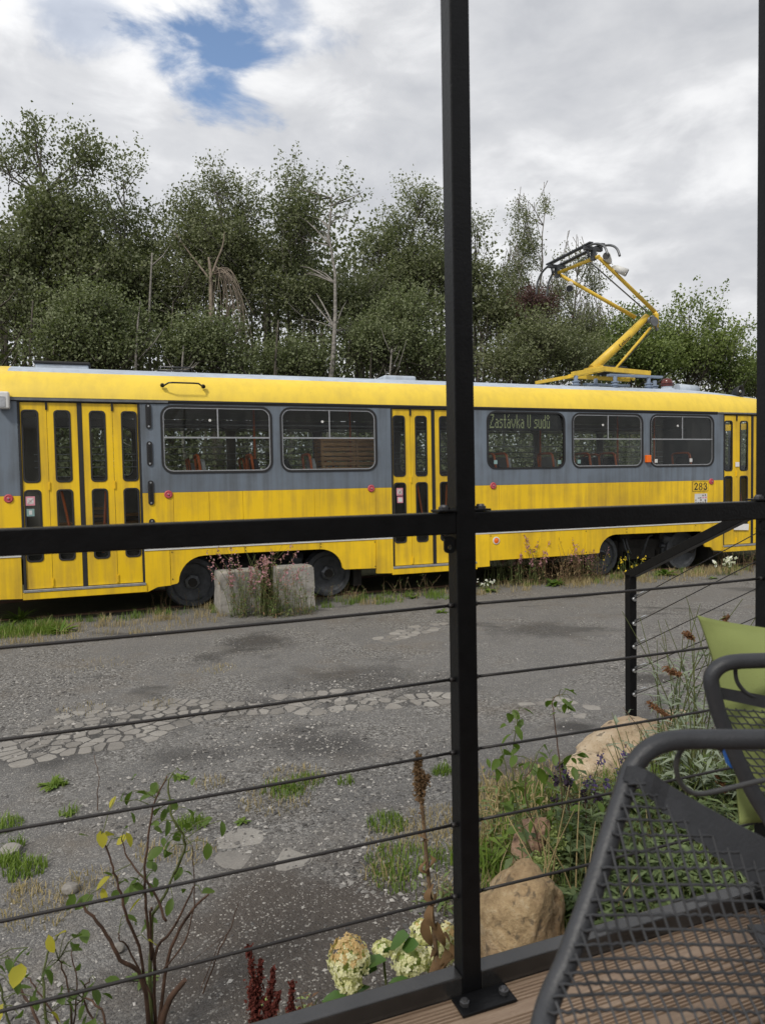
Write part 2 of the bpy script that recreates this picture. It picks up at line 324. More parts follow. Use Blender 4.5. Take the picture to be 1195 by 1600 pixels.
def ground_mat():
    m, t, b = new_mat('asphalt_and_gravel')
    c = t.nodes.new('ShaderNodeTexCoord').outputs['Object']
    def vor(scale, feat='F1', out='Color', rnd=1.):
        v = t.nodes.new('ShaderNodeTexVoronoi'); v.feature = feat; v.inputs['Scale'].default_value = scale; v.inputs['Randomness'].default_value = rnd
        t.links.new(c, v.inputs['Vector']); return v
    sp = t.nodes.new('ShaderNodeSeparateColor')
    v1 = vor(150); t.links.new(v1.outputs['Color'], sp.inputs[0])
    v2 = vor(72); sp2 = t.nodes.new('ShaderNodeSeparateColor'); t.links.new(v2.outputs['Color'], sp2.inputs[0])
    n_big = tnoise(t, .55, 5, rough=.6, dist=.6); n_mid = tnoise(t, 2.3, 6, rough=.65); n_fine = tnoise(t, 60, 4, rough=.7)
    # asphalt: grey binder with stone chips
    asp = mixc(t, n_mid, (.100, .098, .096), (.175, .170, .164))
    chips = ramp(t, sp.outputs[0], [(.55, 0.), (.8, .35), (.95, 1.)])
    asp = mixc(t, math_n(t, 'MULTIPLY', chips, .7), asp, (.34, .325, .30))
    # gravel
    g1 = ramp(t, sp2.outputs[0], [(0., (.060, .056, .052)), (.35, (.145, .141, .135)), (.7, (.225, .219, .209)), (.95, (.34, .33, .315)), (1., (.4, .385, .36))])
    grv = mixc(t, ramp(t, sp.outputs[1], [(.2, 0.), (1., .55)]), g1, (.13, .122, .11))
    fm = ramp(t, math_n(t, 'MULTIPLY_ADD', n_big, .75, math_n(t, 'MULTIPLY', n_mid, .35)), [(.52, 0.), (.60, 1.)])
    col = mixc(t, fm, asp, grv)
    # earth and dust
    e = ramp(t, tnoise(t, 1.1, 7, rough=.7), [(.52, 0.), (.68, .75)])
    col = mixc(t, math_n(t, 'MULTIPLY', e, .55), col, (.155, .125, .092))
    # darker worn tar patches
    dk = ramp(t, tnoise(t, .9, 4, (1, 1.6, 1), .55, dist=.5), [(.60, 0.), (.68, .65)])
    col = mixc(t, dk, col, (.048, .046, .045))
    # smooth dark dirt in the middle near the terrace
    sd0 = t.nodes.new('ShaderNodeSeparateXYZ'); t.links.new(c, sd0.inputs[0])
    ddx = math_n(t, 'MULTIPLY', math_n(t, 'ADD', sd0.outputs[0], .18), .95); ddy = math_n(t, 'MULTIPLY', math_n(t, 'SUBTRACT', sd0.outputs[1], 2.55), 1.15)
    dd = math_n(t, 'SQRT', math_n(t, 'ADD', math_n(t, 'MULTIPLY', ddx, ddx), math_n(t, 'MULTIPLY', ddy, ddy)))
    dm = ramp(t, math_n(t, 'MULTIPLY_ADD', math_n(t, 'SUBTRACT', n_mid, .5), 1.3, dd), [(.45, .92), (.85, 0.)])
    dcol = mixc(t, n_fine, (.05, .042, .036), (.105, .09, .078)); dcol = mixc(t, ramp(t, sp.outputs[2], [(.9, 0.), (.97, 1.)]), dcol, (.33, .31, .28))
    col = mixc(t, dm, col, dcol)
    # damp tar stains and worn hollows
    for (qx, qy, ax, ay, st_) in STAINS:
        ex = math_n(t, 'MULTIPLY', math_n(t, 'SUBTRACT', sd0.outputs[0], qx), 1/ax); ey = math_n(t, 'MULTIPLY', math_n(t, 'SUBTRACT', sd0.outputs[1], qy), 1/ay)
        e2 = math_n(t, 'SQRT', math_n(t, 'ADD', math_n(t, 'MULTIPLY', ex, ex), math_n(t, 'MULTIPLY', ey, ey)))
        em = ramp(t, math_n(t, 'MULTIPLY_ADD', math_n(t, 'SUBTRACT', n_mid, .5), 1.6, e2), [(.45, st_), (1., 0.)])
        col = mixc(t, em, col, (.045, .043, .042) if st_ > .5 else (.20, .19, .175))
    # soil bed right of the yard by the terrace
    s = t.nodes.new('ShaderNodeSeparateXYZ'); t.links.new(c, s.inputs[0])
    bx = math_n(t, 'ADD', s.outputs[0], math_n(t, 'MULTIPLY', n_mid, .7)); by = math_n(t, 'ADD', s.outputs[1], math_n(t, 'MULTIPLY', n_mid, .6))
    bed = math_n(t, 'MULTIPLY', ramp(t, math_n(t, 'MULTIPLY_ADD', bx, .5, 0), [(.42, 0.), (.5, 1.)]), math_n(t, 'SUBTRACT', 1., ramp(t, math_n(t, 'MULTIPLY', by, .2), [(.80, 0.), (.9, 1.)])))
    col = mixc(t, bed, col, mixc(t, n_fine, (.03, .022, .014), (.12, .085, .05)))
    # beyond the tram: grass and earth
    far = ramp(t, math_n(t, 'MULTIPLY', math_n(t, 'ADD', math_n(t, 'MULTIPLY_ADD', s.outputs[0], EN.x, math_n(t, 'MULTIPLY', s.outputs[1], EN.y)), math_n(t, 'MULTIPLY', n_mid, .9)), .05), [(.485, 0.), (.53, 1.)])
    col = mixc(t, far, col, mixc(t, tnoise(t, 3, 5), (.045, .05, .022), (.11, .10, .05)))
    t.links.new(col, b.inputs['Base Color']); b.inputs['Roughness'].default_value = .88; b.inputs['Specular IOR Level'].default_value = .35
    h = math_n(t, 'MULTIPLY_ADD', v1.outputs['Distance'], -.6, math_n(t, 'MULTIPLY', math_n(t, 'MULTIPLY', v2.outputs['Distance'], -1.), fm))
    h = math_n(t, 'ADD', h, math_n(t, 'MULTIPLY', n_fine, .5)); bump(t, b, h, .009, .9)
    return m
M['ground'] = ground_mat()
def slabmat():
    m, t, b = new_mat('old_asphalt_piece'); oi = t.nodes.new('ShaderNodeObjectInfo'); n = tnoise(t, 5, 6, rough=.7); f = tnoise(t, 90, 4, rough=.7)
    c = ramp(t, math_n(t, 'MULTIPLY_ADD', n, .5, math_n(t, 'MULTIPLY_ADD', oi.outputs['Random'], .25, math_n(t, 'MULTIPLY', f, .4))), [(.35, (.125, .118, .108)), (.6, (.235, .22, .20)), (.85, (.34, .325, .295))])
    t.links.new(c, b.inputs['Base Color']); b.inputs['Roughness'].default_value = .9; bump(t, b, f, .003); return m
M['slab'] = slabmat()
ground = link('ground', np_mesh('ground', np.array(GV), GF, M['ground'])); structure(ground)
for p in ground.data.polygons: p.use_smooth = True

# cracked asphalt: each piece its own mesh, child of the ground
def clip(poly, p, nrm):
    out = []
    for i in range(len(poly)):
        a, b = poly[i], poly[(i+1) % len(poly)]
        da = (a[0]-p[0])*nrm[0]+(a[1]-p[1])*nrm[1]; db = (b[0]-p[0])*nrm[0]+(b[1]-p[1])*nrm[1]
        if da <= 0: out.append(a)
        if (da < 0 < db) or (db < 0 < da): t = da/(da-db); out.append((a[0]+(b[0]-a[0])*t, a[1]+(b[1]-a[1])*t))
    return out
rng = random.Random(5); n_slab = 0
def crackle(pts_px, width, cell, seed, keep=.9, hi=.008, wob=.3):
    global n_slab
    r = random.Random(seed); line = [gnd(*p) for p in pts_px]; seeds = []
    L = [(line[i+1]-line[i]).length for i in range(len(line)-1)]; tot = sum(L)
    for _ in range(int(tot*width*40/cell/cell/40*6)):
        s = r.random()*tot; i = 0
        while s > L[i] and i < len(L)-1: s -= L[i]; i += 1
        d = (line[i+1]-line[i]); p = line[i] + d*(s/L[i]); nrm = Vector((-d.y, d.x, 0)).normalized()
        endf = min(1, .45+1.2*min((s+sum(L[:i]))/tot, 1-(s+sum(L[:i]))/tot))
        wv = width*endf*(.75+wob*noise.noise((p.x*1.3, p.y*1.3, 7)))
        q = p + nrm*(r.uniform(-.5, .5)*wv*2)
        q = (q.x, q.y)
        if all((q[0]-a[0])**2+(q[1]-a[1])**2 > (cell*.62)**2 for a in seeds): seeds.append(q)
    for k, a in enumerate(seeds):
        near = sorted((b for b in seeds if b != a), key=lambda b: (a[0]-b[0])**2+(a[1]-b[1])**2)[:12]
        R = cell*.9; poly = [(a[0]+R*math.cos(i*math.pi/4+k), a[1]+R*math.sin(i*math.pi/4+k)*.95) for i in range(8)]
        for b in near:
            d = (b[0]-a[0], b[1]-a[1]); l = math.hypot(*d); nn = (d[0]/l, d[1]/l); g = cell*.075
            poly = clip(poly, (a[0]+d[0]/2-nn[0]*g, a[1]+d[1]/2-nn[1]*g), nn)
            if not poly: break
        if len(poly) < 3 or r.random() > keep: continue
        cx = sum(p[0] for p in poly)/len(poly); cy = sum(p[1] for p in poly)/len(poly)
        if n_slab >= 298: return
        mb = MB(); n = len(poly); z0 = gz(cx, cy); h = hi*r.uniform(.3, 1.); tx, ty = r.uniform(-.02, .02), r.uniform(-.02, .02)
        P = []
        for i_ in range(n):
            p, q_ = poly[i_], poly[(i_+1) % n]; L_ = math.hypot(q_[0]-p[0], q_[1]-p[1]); P.append((p[0]*.96+cx*.04+r.uniform(-1, 1)*cell*.02, p[1]*.96+cy*.04+r.uniform(-1, 1)*cell*.02))
            if L_ > cell*.3:
                for f_ in ((.5,) if L_ < cell*.6 else (.33, .67)): P.append((p[0]+(q_[0]-p[0])*f_+r.uniform(-1, 1)*cell*.035, p[1]+(q_[1]-p[1])*f_+r.uniform(-1, 1)*cell*.035))
        n = len(P)
        lo = [(x, y, gz(x, y)-.01) for x, y in P]
        mid = [(cx+(x-cx)*.97, cy+(y-cy)*.97, gz(x, y)+h*.6) for x, y in P]
        top = [(cx+(x-cx)*.88, cy+(y-cy)*.88, z0+h+(x-cx)*tx+(y-cy)*ty) for x, y in P]
        mb.add(lo+mid+top, [(i, (i+1) % n, n+(i+1) % n, n+i) for i in range(n)]+[(n+i, n+(i+1) % n, 2*n+(i+1) % n, 2*n+i) for i in range(n)]+[tuple(range(2*n, 3*n))], False)
        mb.build('asphalt_piece', M['slab'], ground); n_slab += 1
crackle([(10, 1180), (120, 1148), (230, 1118), (340, 1108)], .58, .105, 1, .93)
crackle([(340, 1112), (450, 1098), (560, 1096), (700, 1090)], .28, .11, 2, .8)
crackle([(370, 1335), (430, 1312), (480, 1330)], .22, .15, 4, .8, .004)
crackle([(820, 1095), (880, 1105), (930, 1125)], .2, .10, 6, .6, .006)
crackle([(600, 1000), (650, 985), (700, 975)], .2, .11, 7, .6, .006)

# loose stones
def pebbles(name, n, smin, smax, matl, seed, region, per=None):
    r = np.random.RandomState(seed); Vs = []; Fs = []
    base = np.array([(1,0,0),(-1,0,0),(0,1,0),(0,-1,0),(0,0,1),(0,0,-1)], float); fb = np.array([(0,2,4),(2,1,4),(1,3,4),(3,0,4)])
    k = 0
    while k < n:
        x, y = region(r)
        s = smin + (smax-smin)*r.rand()**4
        v = base*np.array([s*r.uniform(.7, 1.5), s*r.uniform(.7, 1.3), s*r.uniform(.4, .9)]) + r.uniform(-.25, .25, (6, 3))*s
        a = r.rand()*6.28; ca, sa = math.cos(a), math.sin(a)
        v = v @ np.array([[ca, sa, 0], [-sa, ca, 0], [0, 0, 1]]) + np.array([x, y, gz(x, y)+s*.18])
        Vs.append(v); Fs.append(fb+6*k); k += 1
    return tag(link(name, np_mesh(name, np.concatenate(Vs), np.concatenate(Fs), matl)), None, None, None, 'stuff')
def stonemat(name, lo, hi):
    m, t, b = new_mat(name); g = t.nodes.new('ShaderNodeNewGeometry')
    t.links.new(ramp(t, g.outputs['Random Per Island'], [(0., lo), (.7, tuple((a+c)/2 for a, c in zip(lo, hi))), (1., hi)]), b.inputs['Base Color'])
    b.inputs['Roughness'].default_value = .85; return m
M['peb'] = stonemat('gravel_stone', (.055, .052, .05), (.40, .38, .35)); M['pebl'] = stonemat('pale_gravel_stone', (.30, .28, .25), (.55, .53, .50))
def reg_near(r):
    Y = 1.9+7.5*r.rand()**1.5; u = r.uniform(-.60, .60); return u*Y, Y
def reg_left(r):
    while True:
        Y = 2.0+4.2*r.rand(); x = r.uniform(-.6, .12)*Y
        if noise.noise((x*.9, Y*.9, 2)) > -.1: return x, Y
tag(pebbles('gravel', 12000, .0022, .009, M['peb'], 1, reg_near), 'loose grey gravel scattered over the worn yard asphalt', 'gravel')
tag(pebbles('gravel', 15000, .003, .014, M['peb'], 2, reg_left), 'coarser loose gravel lying on the left and near part of the yard', 'gravel')
tag(pebbles('gravel', 1100, .003, .009, M['pebl'], 3, reg_near), 'pale stone chips dotted over the yard', 'gravel')

# ------------------------------------------------------------------ the tram (local x along it, y inwards, z up)
TO = ES*.954 + EN*9.5
tram = empty('tram', TO, ALPHA, 'old yellow tram with a grey window band and raised pantograph standing in the weeds', 'tram')
def side3(y_off=0.): return lambda u, v, y: (u, y+y_off, v)
ZB = 1.57
WIN = [(-.385, 1.02), (1.155, 2.52), (4.31, 5.675), (5.83, 7.197), (7.365, 8.71)]; WZ = (1.825, 2.675)
DOORS = [(-2.03, -.65), (2.75, 4.08), (8.94, 10.30)]
def wall_piece(s0, s1, wins, y0=0., y1=.045):
    mb = MB(); mb.plate([(s0, ZB), (s1, ZB), (s1, 2.715), (s0, 2.715)], [rrect(a, b, WZ[0], WZ[1], .13)[::-1] for a, b in wins], side3(), y0, y1)
    return mb.build('window_wall', M['grey'], tram, .002)
wall_piece(-.65, 2.75, WIN[:2]); wall_piece(4.08, 8.94, WIN[2:]); wall_piece(-2.3, -2.03, []); wall_piece(10.30, 10.6, [])
# lower body panels, with 4 mm joints over a dark backing
seams = [[-2.3, -2.03], [-.65, -.27, .18, .62, 1.6, 2.5, 2.75], [4.08, 4.50, 5.66, 7.22, 8.72, 8.94], [10.30, 10.6]]
for L in seams:
    for a, b in zip(L[:-1], L[1:]):
        mb = MB(); mb.box((a+.0015, 0, .862), (b-.0015, .04, ZB-.0015)); mb.build('side_panel', M['yellow'], tram, .0015)
    mb = MB(); mb.box((L[0], .041, .80), (L[-1], .05, ZB+.02)); mb.build('panel_backing', M['interior'], tram)
# white trim strip
for a, b in ((-2.3, -2.05), (-.645, 2.745), (4.085, 8.935)):
    mb = MB(); mb.box((a, -.014, .832), (b, .03, .861)); mb.build('trim_strip', M['white'], tram, .003)
# skirts
def skirt(pts, y0=-.004, y1=.03):
    mb = MB(); mb.plate(pts, [], side3(), y0, y1); return mb.build('skirt_panel', M['yellow_low'], tram, .002)
def arc(cx, cz, rx, rz, a0, a1, n=8): return [(cx+rx*math.cos(rad(a0+(a1-a0)*i/n)), cz+rz*math.sin(rad(a0+(a1-a0)*i/n))) for i in range(n+1)]
skirt([(-2.3, .335), (-2.055, .325), (-2.055, .83), (-2.3, .83)])
skirt([(-.645, .305), (-.62, .305), (-.5, .36), (-.335, .37), (-.335, .83), (-.645, .83)])
skirt([(-.33, .375), (-.255, .39)] + arc(.10, .40, .335, .335, 178, 92) + [(.62, .742), (.62, .83), (-.33, .83)])
skirt([(.624, .742), (1.66, .735), (1.66, .83), (.624, .83)])
skirt([(1.664, .735)] + arc(1.66, .43, .325, .305, 88, 5) + [(2.01, .432), (2.485, .42), (2.485, .83), (1.664, .83)])
skirt([(2.489, .345), (2.745, .333), (2.745, .83), (2.489, .83)], -.012)
skirt([(4.085, .335), (4.315, .338), (4.315, .83), (4.085, .83)], -.012)
skirt([(4.319, .425), (6.05, .425), (6.05, .83), (4.319, .83)])
skirt([(6.054, .425), (6.31, .432)] + arc(6.66, .43, .33, .29, 178, 92) + [(6.85, .718), (6.85, .83), (6.054, .83)])
skirt([(6.854, .718), (8.30, .70), (8.30, .83), (6.854, .83)])
skirt([(8.304, .70), (8.44, .695), (8.50, .62), (8.49, .50), (8.53, .425), (8.66, .41), (8.72, .35), (8.935, .332), (8.935, .83), (8.304, .83)])
mb = MB()
for s, z in ((-.31, .80), (-.31, .45), (.635, .81), (.635, .77), (1.675, .81), (1.675, .77), (2.47, .80), (2.47, .45), (4.34, .8), (6.07, .8), (6.07, .46), (6.87, .80), (6.87, .75), (8.32, .80)):
    mb.lathe([(.008, -.010), (.008, -.004)], (s, 0, z), (0, 1, 0), 6); mb.lathe([(.0, -.010), (.008, -.010)], (s, 0, z), (0, 1, 0), 6)
tag(mb.build('screws', M['rubber'], tram), None, None, None, 'stuff')
# entrances: step sill, box under the door
for a, b in DOORS:
    mb = MB(); mb.box((a-.02, -.02, .31), (b+.02, .03, .395)); mb.build('step_skirt', M['yellow_low'], tram, .004)
    mb = MB(); mb.box((a-.01, -.028, .397), (b+.01, .06, .428)); mb.build('door_sill', M['alu'], tram, .004)
    mb = MB(); mb.box((a, .10, .36), (b, .9, .42)); mb.box((a, .5, .42), (b, .52, .9)); mb.build('entrance_step', M['floor'], tram)
    for q in (a, b): mb = MB(); mb.box((q-.006 if q == a else q-.022, .0, .43), (q+.022 if q == a else q+.006, .05, 2.71)); mb.build('door_seal', M['rubber'], tram)
    mid = (a+b)/2+(.0 if a > 0 else -.01)
    mb = MB(); mb.box((mid-.026, .012, .43), (mid+.026, .055, 2.70)); mb.build('door_seal', M['rubber'], tram)
    w = (mid-.028-(a+.024)); h1 = a+.024+w*.46; w2 = (b-.024-(mid+.028)); h2 = b-.024-w2*.46
    leaves = [(a+.024, h1-.002, -1), (h1+.002, mid-.028, 0), (mid+.028, h2-.002, 0), (h2+.002, b-.024, 1)]
    for x0, x1, sd in leaves:
        c = (x0+x1)/2 + (sd*.055)
        gw = .090; c = min(max(c, x0+gw+.014), x1-gw-.014)
        mb = MB(); holes = [rrect(c-gw, c+gw, z0, z1, .045, 4) for z0, z1 in ((1.728, 2.60), (.765, 1.635))]
        mb.plate([(x0, .435), (x1, .435), (x1, 2.692), (x0, 2.692)], [h[::-1] for h in holes], side3(.018), 0, .03)
        leaf = mb.build('door_leaf', M['yellow'], tram, .002)
        for h in holes:
            cx = sum(p[0] for p in h)/len(h); cz = sum(p[1] for p in h)/len(h)
            inner = [(cx+(p[0]-cx)*.82, cz+(p[1]-cz)*.965) for p in h]; outer = [(cx+(p[0]-cx)*1.06, cz+(p[1]-cz)*1.012) for p in h]
            mb = MB(); mb.plate(outer, [inner[::-1]], side3(.010), 0, .012); mb.build('gasket', M['rubber'], leaf, .003)
            mb = MB(); mb.plate(h, [], side3(.028), 0, .004); mb.build('pane', M['dglass'], leaf)
    for q in (h1, h2):
        for z in (1.68, .50, 2.655):
            mb = MB(); mb.box((q-.012, .004, z-.05), (q+.012, .018, z+.05)); mb.box((q-.006, .000, z-.04), (q+.006, .006, z-.005)); mb.box((q-.006, .0, z+.005), (q+.006, .006, z+.04))
            mb.build('hinge', M['yellow_low'] if z < 2.6 else M['rubber'], tram)
        mb = MB(); mb.tube([(q+(.30 if q == h1 else -.18), .10, .60), (q+(.12 if q == h1 else -.10), .10, 1.66)], .016, 8); mb.build('grab_rail', M['orange'], tram)
# windows
def ring(mb, a, b, z0, z1, r, w, y0, y1, grow=0.):
    mb.plate(rrect(a-grow, b+grow, z0-grow, z1+grow, r+grow), [rrect(a+w, b-w, z0+w, z1-w, max(r-w, .02))[::-1]], side3(), y0, y1)
def window(a, b, z0, z1, y, sign=-1, split=True):
    mb = MB(); ring(mb, a, b, z0, z1, .13, .012, y+sign*.008, y+.03, .016); w = mb.build('window', M['rubber'], tram, .003)
    if split:
        mb = MB(); ring(mb, a+.013, b-.013, z0+.013, z1-.013, .118, .014, y+.004, y+.02)
        zm, m = 2.275, (a+b)/2
        mb.box((a+.02, y-.002, zm-.010), (b-.02, y+.016, zm+.010)); mb.box((m-.008, y-.001, zm), (m+.008, y+.015, z1-.02))
        mb.build('frame', M['alu'], w)
        mb = MB(); mb.lathe([(.0, -.012), (.018, -.012), (.018, 0)], (m-.10 if sign < 0 else m, y+.01, 2.50), (0, 1, 0), 12); mb.build('latch', M['white'], w)
        for q0, q1, zz0, zz1, yy in ((a+.012, b-.012, z0+.012, zm, .014), (a+.012, m, zm, z1-.012, .012), (m, b-.012, zm, z1-.012, .018)):
            mb = MB(); mb.box((q0, y+yy, zz0), (q1, y+yy+.003, zz1)); mb.build('pane', M['glass'], w)
    else:
        mb = MB(); mb.box((a+.012, y+.014, z0+.012), (b-.012, y+.017, z1-.012)); mb.build('pane', M['glass'], w)
    return w
for i, (a, b) in enumerate(WIN): window(a, b, *WZ, 0., -1, i != 2)
# destination sign: dot matrix behind the third window
GL = {'Z': ["11111","00001","00010","00010","00100","01000","01000","10000","11111"],
 'a': ["0000","0000","0000","0110","0001","0111","1001","1001","0111"], 's': ["0000","0000","0000","0111","1000","0110","0001","0001","1110"],
 't': ["010","010","010","111","010","010","010","010","011"], 'á': ["0010","0100","0000","0110","0001","0111","1001","1001","0111"],
 'v': ["00000","00000","00000","10001","10001","10001","01010","01010","00100"], 'k': ["1000","1000","1000","1001","1010","1100","1010","1001","1001"],
 'U': ["1001","1001","1001","1001","1001","1001","1001","1001","0110"], 'u': ["0000","0000","0000","1001","1001","1001","1001","1001","0111"],
 'd': ["0001","0001","0001","0111","1001","1001","1001","1001","0111"], 'ů': ["0110","1001","0110","0000","1001","1001","1001","1001","0111"], ' ': ["00"]*9}
mb = MB(); mb.box((4.325, .05, 2.42), (5.66, .10, 2.665)); sign = mb.build('destination_sign', M['led'], tram)
def ledmat():
    m, t, b = new_mat('led_dots'); b.inputs['Base Color'].default_value = (.42, .45, .24, 1)
    b.inputs['Emission Color'].default_value = (.62, .68, .32, 1); b.inputs['Emission Strength'].default_value = .12; return m
M['dots'] = ledmat()
txt = 'Zastávka U sudů'; mb = MB(); cols = sum(len(GL[c][0])+1 for c in txt); pw = 1.08/cols; ph = .0235; u = 4.375
for ch in txt:
    g = GL[ch]
    for r_, row in enumerate(g):
        for c_, bit in enumerate(row):
            if bit == '1': x = u+c_*pw; z = 2.650-r_*ph; mb.box((x+.001, .046, z-ph+.0015), (x+pw-.001, .051, z-.001))
    u += (len(g[0])+1)*pw
mb.build('sign_text', M['dots'], sign)
mb = MB(); mb.box((4.322, .03, 2.405), (5.663, .035, 2.418)); mb.build('sign_border', M['rubber'], sign)
# far side wall, floor, ceiling, interior
FARW = [(-2.05+1.48*i, -.68+1.48*i) for i in range(8)]
mb = MB(); mb.plate([(-2.3, .5), (10.6, .5), (10.6, 2.715), (-2.3, 2.715)], [rrect(a, b, 1.80, 2.60, .13)[::-1] for a, b in FARW], side3(2.45), 0, .05)
mb.build('far_wall', M['interior'], tram)
for a, b in FARW: window(a, b, 1.80, 2.60, 2.47, 1)
mb = MB(); mb.box((-2.3, .06, .84), (10.6, 2.44, .90)); mb.build('floor', M['floor'], tram)
mb = MB(); mb.box((-2.3, .05, 2.72), (10.6, 2.45, 2.74)); mb.build('ceiling', M['ceil'], tram)
mb = MB(); mb.box((-2.2, .62, .42), (10.5, 1.88, .76)); mb.box((-2.2, .08, .76), (10.5, 2.4, .83)); mb.build('underframe', M['under'], tram)
mb = MB(); mb.box((4.15, .25, .9), (4.18, .95, 1.9)); mb.box((8.80, .1, .9), (8.84, 1.3, 2.72)); mb.build('partition', M['interior'], tram)
mb = MB()
for s in (.93, 1.25, 2.38, 4.3, 5.72, 7.3, 8.1): mb.tube([(s, .75, .9), (s, .75, 2.72)], .016, 8)
mb.build('grab_pole', M['orange'], tram)
mb = MB()
for z in (1.96, 2.06, 2.16): mb.tube([(-2.1, 2.40, z), (9.9, 2.40, z)], .009, 6)
mb.tube([(-.6, .75, 2.5), (8.8, .75, 2.5)], .014, 6); mb.tube([(-.6, 1.8, 2.5), (8.8, 1.8, 2.5)], .014, 6); mb.build('hand_rail', M['alu'], tram)
def hoop(w, h, r=.06):
    return [(0, -w/2, 0), (0, -w/2, h-r*1.6), (0, -w/2+r*.35, h-r*.4), (0, -w/2+r*1.3, h), (0, w/2-r*1.3, h), (0, w/2-r*.35, h-r*.4), (0, w/2, h-r*1.6), (0, w/2, 0)]
def seat_part(s, n, back=1, cloth='seat'):
    mb = MB(); mb.box((s-.02, n-.2, 1.28), (s+.40*back, n+.2, 1.33)); mb.box((s+.15*back-.03, n-.04, .9), (s+.15*back+.03, n+.04, 1.28))
    st = mb.build('passenger_seat', M['steel'], tram)
    Mx = Matrix.Translation((s, n, 1.30)) @ Matrix.Rotation(-.13*back, 4, 'Y')
    mb = MB(); mb.tube([Mx @ Vector(p) for p in smooth_path(hoop(.42, .76), 3)], .019, 8); mb.build('backrest_hoop', M['orange'], st)
    mb = MB(); prof = rrect(-.18, .18, .02, .70, .10)
    mb.plate(prof, [], lambda u, v, y: Mx @ Vector((y+.03*back, u, v)), 0, .05*back); mb.build('backrest', M[cloth], st, .012)
for s, n, bk, cl_ in ((.16, .30, 1, 'seat'), (.86, .32, 1, 'redseat'), (.98, .9, 1, 'redseat'), (1.02, 1.9, 1, 'seat'), (1.66, .28, 1, 'seat'), (4.62, .40, 1, 'redseat'), (4.78, .30, 1, 'seat'), (5.62, .32, 1, 'seat'),
                      (6.42, .45, 1, 'redseat'), (6.85, .35, 1, 'redseat'), (6.95, .9, 1, 'redseat'), (8.45, .38, 1, 'redseat'), (.2, 2.0, 1, 'seat'), (2.5, 2.0, 1, 'seat'), (5.1, 2.0, 1, 'redseat'), (7.2, 2.0, 1, 'seat')):
    seat_part(s, n, bk, cl_)
# roof
RP = [(0, 2.745), (.012, 2.80), (.045, 2.88), (.10, 2.97), (.175, 3.045), (.26, 3.095)]
RT = [(.26, 3.095), (.42, 3.155), (.65, 3.21), (.95, 3.25), (1.25, 3.265)]
def roof_at(s):
    if s > 8.3: k = (s-8.3)/3.0; hs = 1-.62*k*k; ws = max(0, (s-10.0)/1.3)
    elif s < -2.2: k = (-2.2-s)/1.05; hs = 1-.75*k*k; ws = k
    else: hs = 1; ws = 0
    return max(hs, .05), .55*ws*ws
def roof_strip(name, s_list, prof, matl, thick=0):
    mb = MB(); rows = []
    for s in s_list:
        hs, wi = roof_at(s); rows.append([(s, wi + n*(1.25-wi)/1.25, 2.745+(z-2.745)*hs) for n, z in prof])
    k = len(prof); vs = [p for r in rows for p in r]
    mb.add(vs, [(i*k+j, i*k+j+1, (i+1)*k+j+1, (i+1)*k+j) for i in range(len(rows)-1) for j in range(k-1)], True)
    return mb.build(name, matl, tram)
sl = [-2.15+i*.35 for i in range(30)] + [8.6+.25*i for i in range(11)]
mir = lambda P: [(2.5-n, z) for n, z in P][::-1]
roof_strip('roof_cove', sl, RP, M['yellow_roof']); roof_strip('roof_cove', sl, mir(RP), M['yellow_roof'])
roof_strip('roof_top', sl, RT + mir(RT)[1:], M['roofgrey'])
el = [-2.15-.1*i for i in range(11)]
roof_strip('roof_end', el, RP + RT[1:] + mir(RT)[1:] + mir(RP)[1:], M['yellow_roof'])
mb = MB(); mb.box((-2.16, -.012, 2.722), (8.8, .06, 2.750)); mb.box((-2.16, -.004, 2.700), (8.8, .05, 2.722)); mb.build('rain_gutter', M['rubber'], tram, .004)  # gutter; the lower black strip stands in for the shadow line beneath it
mb = MB(); mb.box((-2.16, -.020, 2.712), (-.3, -.013, 2.742)); mb.build('gutter_trim', M['steel'], tram)
mb = MB(); mb.box((8.8, -.010, 2.716), (10.8, .06, 2.745)); mb.build('rain_gutter', M['steel'], tram, .004)
# body ends
def end_shell(sign, s0):
    plan = [(0, 0), (.30, .02), (.60, .12), (.80, .32), (.90, .65), (.93, 1.25), (.90, 1.85), (.80, 2.18), (.60, 2.38), (.30, 2.48), (0, 2.5)]
    P = [(s0+sign*a, b) for a, b in plan]
    def band(nm, z0, z1, matl, sel=None):
        mb = MB(); vs = [(x, y, z) for z in (z0, z1) for x, y in P]; k = len(P)
        mb.add(vs, [(i, i+1, k+i+1, k+i) for i in range(k-1)], True); return mb.build(nm, matl, tram)
    band('end_panel', .33, ZB, M['yellow']); band('end_wall', ZB, 1.85, M['grey']); band('windscreen', 1.85, 2.6, M['glass']); band('end_header', 2.6, 2.73, M['yellow'])
    for i in (1, 3, 7, 9): mb = MB(); mb.box((P[i][0]-.04, P[i][1]-.02, 1.85), (P[i][0]+.04, P[i][1]+.02, 2.6)); mb.build('window_pillar', M['grey'], tram)
end_shell(-1, -2.3); end_shell(1, 10.6)
